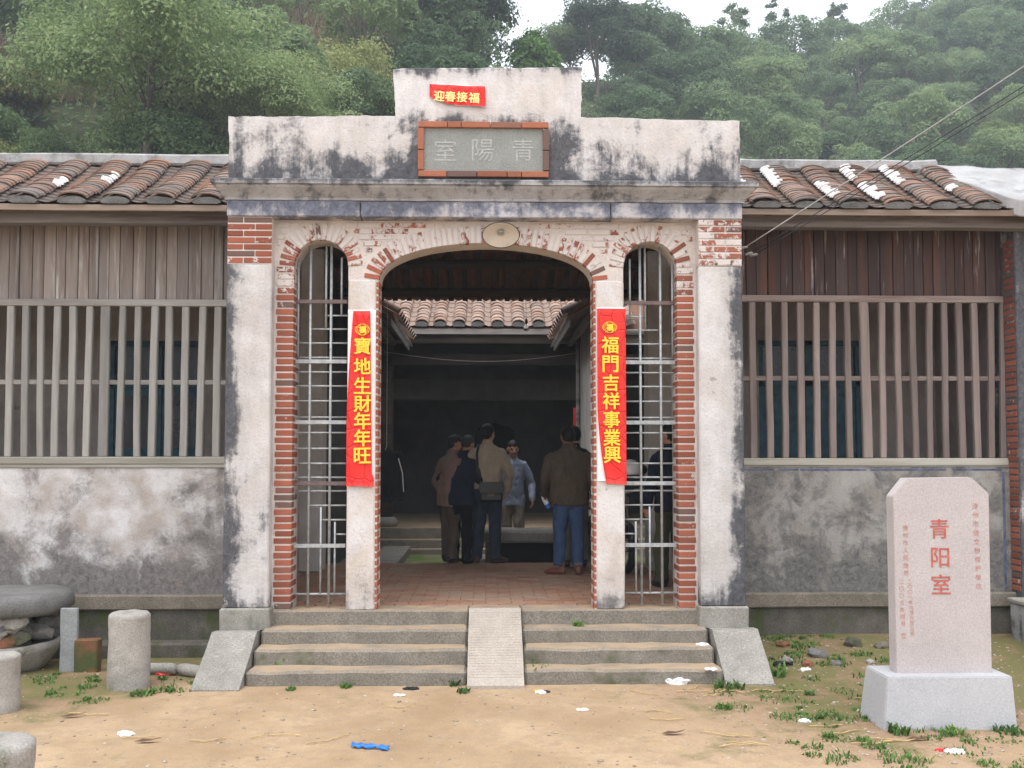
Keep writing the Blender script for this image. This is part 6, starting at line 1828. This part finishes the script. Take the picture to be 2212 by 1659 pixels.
# left and middle hill: a looser wood with dry grass clearings
clear = [(695, 80, 120, 70), (60, 130, 150, 60), (190, 95, 60, 40)]
rr_ = 44.0
while rr_ < 84:
    x = xr(-420, rr_)
    while x < xr(1330, rr_):
        xx, yy = x + tr_.uniform(-1.2, 1.2), rr_ - 9.1 + tr_.uniform(-1.4, 1.4)
        s = tr_.uniform(.6, .95)
        z = terr(xx, yy); u = 1050 + 2150 * xx / (yy + 9.1)
        vb, top = vtop(xx, yy, z + 2 * s), vtop(xx, yy, z + 8.5 * s)
        ok = top < 340 and vb > -160
        for cu_, cv_, au, av in clear:
            if ((u - cu_) / au) ** 2 + (((vb + top) / 2 - cv_) / (av + 25)) ** 2 < 1: ok = False
        if u > 1020 and top < 135: ok = False
        if ok:
            plant_tree('hill_tree', tr_.choice(far_k + far_k + yel_k), xx, yy, 'green tree ' + ('high' if rr_ > 62 else 'half way up') + ' on the hillside ' + ('above the left roof' if u < 480 else 'above the left half of the parapet' if u < 850 else 'behind the raised middle of the parapet'), 'tree', 'trees on the left hillside', s, tr_.uniform(.8, 1.1), tr_.uniform(0, 6.28)); cnt += 1
        x += 5.0
    rr_ += 5.4
# bushes lower down behind the left roof
for i in range(64):
    u = tr_.uniform(-200, 900); r = tr_.uniform(30, 46)
    if 80 < u < 640 and r < 38: continue
    x, y = at_r(u, r); z = terr(x, y)
    if vtop(x, y, z + 3.6) > 350: continue
    plant_tree('shrub', tr_.choice(shr_k + oli_k[:1]), x, y, 'leafy green shrub on the lower slope behind the left roof', 'shrub', 'shrubs on the lower left slope', tr_.uniform(.6, 1.15), tr_.uniform(.8, 1.1), tr_.uniform(0, 6.28))
for i in range(16):
    u = tr_.uniform(1180, 1480) if i > 6 else tr_.uniform(840, 1180); r = tr_.uniform(42, 62)
    x, y = at_r(u, r); z = terr(x, y)
    plant_tree('shrub', tr_.choice(shr_k), x, y, 'leafy shrub on the slope directly behind the gateway', 'shrub', 'shrubs behind the gateway', tr_.uniform(.8, 1.3), 1, tr_.uniform(0, 6.28))
def hero(name, kind, u, r, v_top, height, label, cat, s=1.0, sz=1.0, rz=0.0):
    """a tree of known height whose top shows at v_top; stands on the slope"""
    x, y = xr(u, r), r - 9.1
    return plant_tree(name, kind, x, y, label, cat, None, s, sz, rz)
x, y = xr(320, 38), 38 - 9.1
bt_ = plant_tree('broad_tree', big_k, x, y, 'big fine-leaved green tree spreading behind the left roof', 'tree', None, 1.2, 1.05, .4)
x, y = xr(575, 40), 40 - 9.1
plant_tree('broad_tree', big_k, x, y, 'second fine-leaved tree right of the big one behind the left roof', 'tree', None, .85, .95, 2.4)
for u, r, s, lab in ((745, 47, 1.15, 'pale olive bush touching the left end of the parapet'), (815, 45, 1.0, 'pale olive bush behind the parapet step')):
    x, y = xr(u, r), r - 9.1
    plant_tree('olive_bush', oli_k[u % 2], x, y, lab, 'bush', None, s, 1.1, u)
plant_tree('rusty_bush', rust_k, xr(25, 44), 44 - 9.1, 'bush with rusty orange young leaves above the left roof edge', 'bush', None, 1.0, 1.1, 1.0)
plant_tree('rusty_bush', shr_k[0], xr(-60, 43), 43 - 9.1, 'green bush at the far left edge above the roof', 'bush', None, .9, 1.1, 1.0)
for u, r, s, lab in ((1690, 60, 1.0, 'broad yellowish green tree just above the right roof beside the gateway'), (1790, 63, 1.12, 'second yellowish green tree above the right roof, crossed by the cables'), (1905, 66, .85, 'lower light green tree above the middle of the right roof')):
    plant_tree('broad_tree', yel_k[int(u) % 2], xr(u, r), r - 9.1, lab, 'tree', None, s, 1.0, u)
# skyline
for i, (u, r, s, sz, k, lab) in enumerate(((985, 62, 1.1, 1.1, 0, 'tall dark tree on the skyline left of the sky gap'), (900, 60, 1.1, 1.1, 1, 'dark tree on the slope left of the tall skyline tree'), (1295, 84, 1.15, 1.0, 1, 'tall spreading tree in the middle of the skyline'),
                                          (1235, 86, .85, .95, 2, 'smaller tree just left of the tall middle skyline tree'), (1365, 88, 1.1, .95, 0, 'dark tree right of the tall middle skyline tree'), (1190, 84, .75, .9, 0, 'dark tree rising behind the bright green young tree'), (1430, 96, 1.0, .9, 1, 'dark tree where the right ridge meets the sky gap'))):
    x, y = xr(u, r), r - 9.1
    plant_tree('skyline_tree', sky_k[k], x, y, lab, 'tree', None, s, sz, i * 1.3)
for i, (u, r, s, lab) in enumerate(((1600, 112, 1.0, 'slim pine-like tree sticking up from the right ridge'), (1690, 118, .9, 'small pine-like tree on the right ridge near the top edge'), (1830, 128, .9, 'pine-like tree on the right ridge where it leaves the sky'), (1480, 104, .7, 'short pine-like tree at the low end of the right ridge'))):
    x, y = xr(u, r), r - 9.1
    plant_tree('ridge_pine', pin_k[i % 2], x, y, lab, 'tree', None, s * 1.5, 1, i)
r_y = next(r for r in np.arange(44, 84, .5) if vtop(0, r - 9.1, terr(xr(1152, r), r - 9.1) + 8.0) < 66)
plant_tree('young_tree', young_k, xr(1152, r_y), r_y - 9.1, 'bright light green young tree behind the parapet top', 'tree', None, 1.3, 1.05, .7)
# dry grass on the clearings
V, F = [], []
rs_ = np.random.RandomState(21)
for cu_, cv_, au, av in clear:
    for i in range(9000 if au > 80 else 2400):
        u = cu_ + rs_.normal() * au * .62; r = rs_.uniform(40, 74)
        x, y = xr(u, r), r - 9.1; z = terr(x, y); v = vtop(x, y, z + .5)
        if abs(v - cv_) > av * 1.25: continue
        v_, f_ = blades(1, x, y, .2, .95, .045, rs_, .8, lambda a, b, z=z: z)
        b = len(V); V += v_; F += [tuple(j + b for j in f) for f in f_]
tag(link('dry_grass', tri_mesh('dry_grass', V, F), MAT['drygrass']), 'pale brown dry grass on the hillside clearings', kind='stuff')
# undergrowth over the hillside
rs_ = np.random.RandomState(33)
pos, = [[]]
for i in range(26000):
    u = rs_.uniform(-350, 2350); r = rs_.uniform(31, 150)
    x, y = xr(u, r), r - 9.1; z = terr(x, y)
    if z < .5: continue
    v = vtop(x, y, z)
    if v > 370 or v < -120: continue
    pos.append((x, y, z + rs_.uniform(0, .9)))
pos = np.array(pos); pos = np.repeat(pos, 3, 0) + rs_.normal(0, .35, (len(pos) * 3, 3)) * np.array([1, 1, .6])
nor = rs_.normal(size=pos.shape) * .6 + np.array([0, -.3, .8]); nor /= np.linalg.norm(nor, axis=1, keepdims=True)
V, F = leaf_quads(pos, nor, .42, rs_, .5)
tag(link('undergrowth', fast_mesh('undergrowth', V, F), MAT['leaf_far']), 'green undergrowth covering the hillside', kind='stuff')
# tuft on the right ridge
V, F = blades(16, 4.35, RGY + .03, .06, .06, .008, np.random.RandomState(2), .6, lambda a, b: RGZ + .08)
tag(link('weed', tri_mesh('weed', V, F), MAT['weed']), 'tiny weed growing on the ridge of the right roof', 'weed')

# ================================================================== haze
g = G('haze_air')
pv = g.nd('ShaderNodeVolumePrincipled')
pv.inputs['Color'].default_value = (.86, .93, 1.0, 1); pv.inputs['Density'].default_value = .0014; pv.inputs['Anisotropy'].default_value = .0
o = g.nd('ShaderNodeOutputMaterial'); g.t.links.new(pv.outputs[0], o.inputs['Volume'])
hz = MB().box(-190, 190, -110, 200, -1.5, 105).build('haze', g.m, None)
tag(hz, 'thin pale haze in the valley air', kind='stuff')
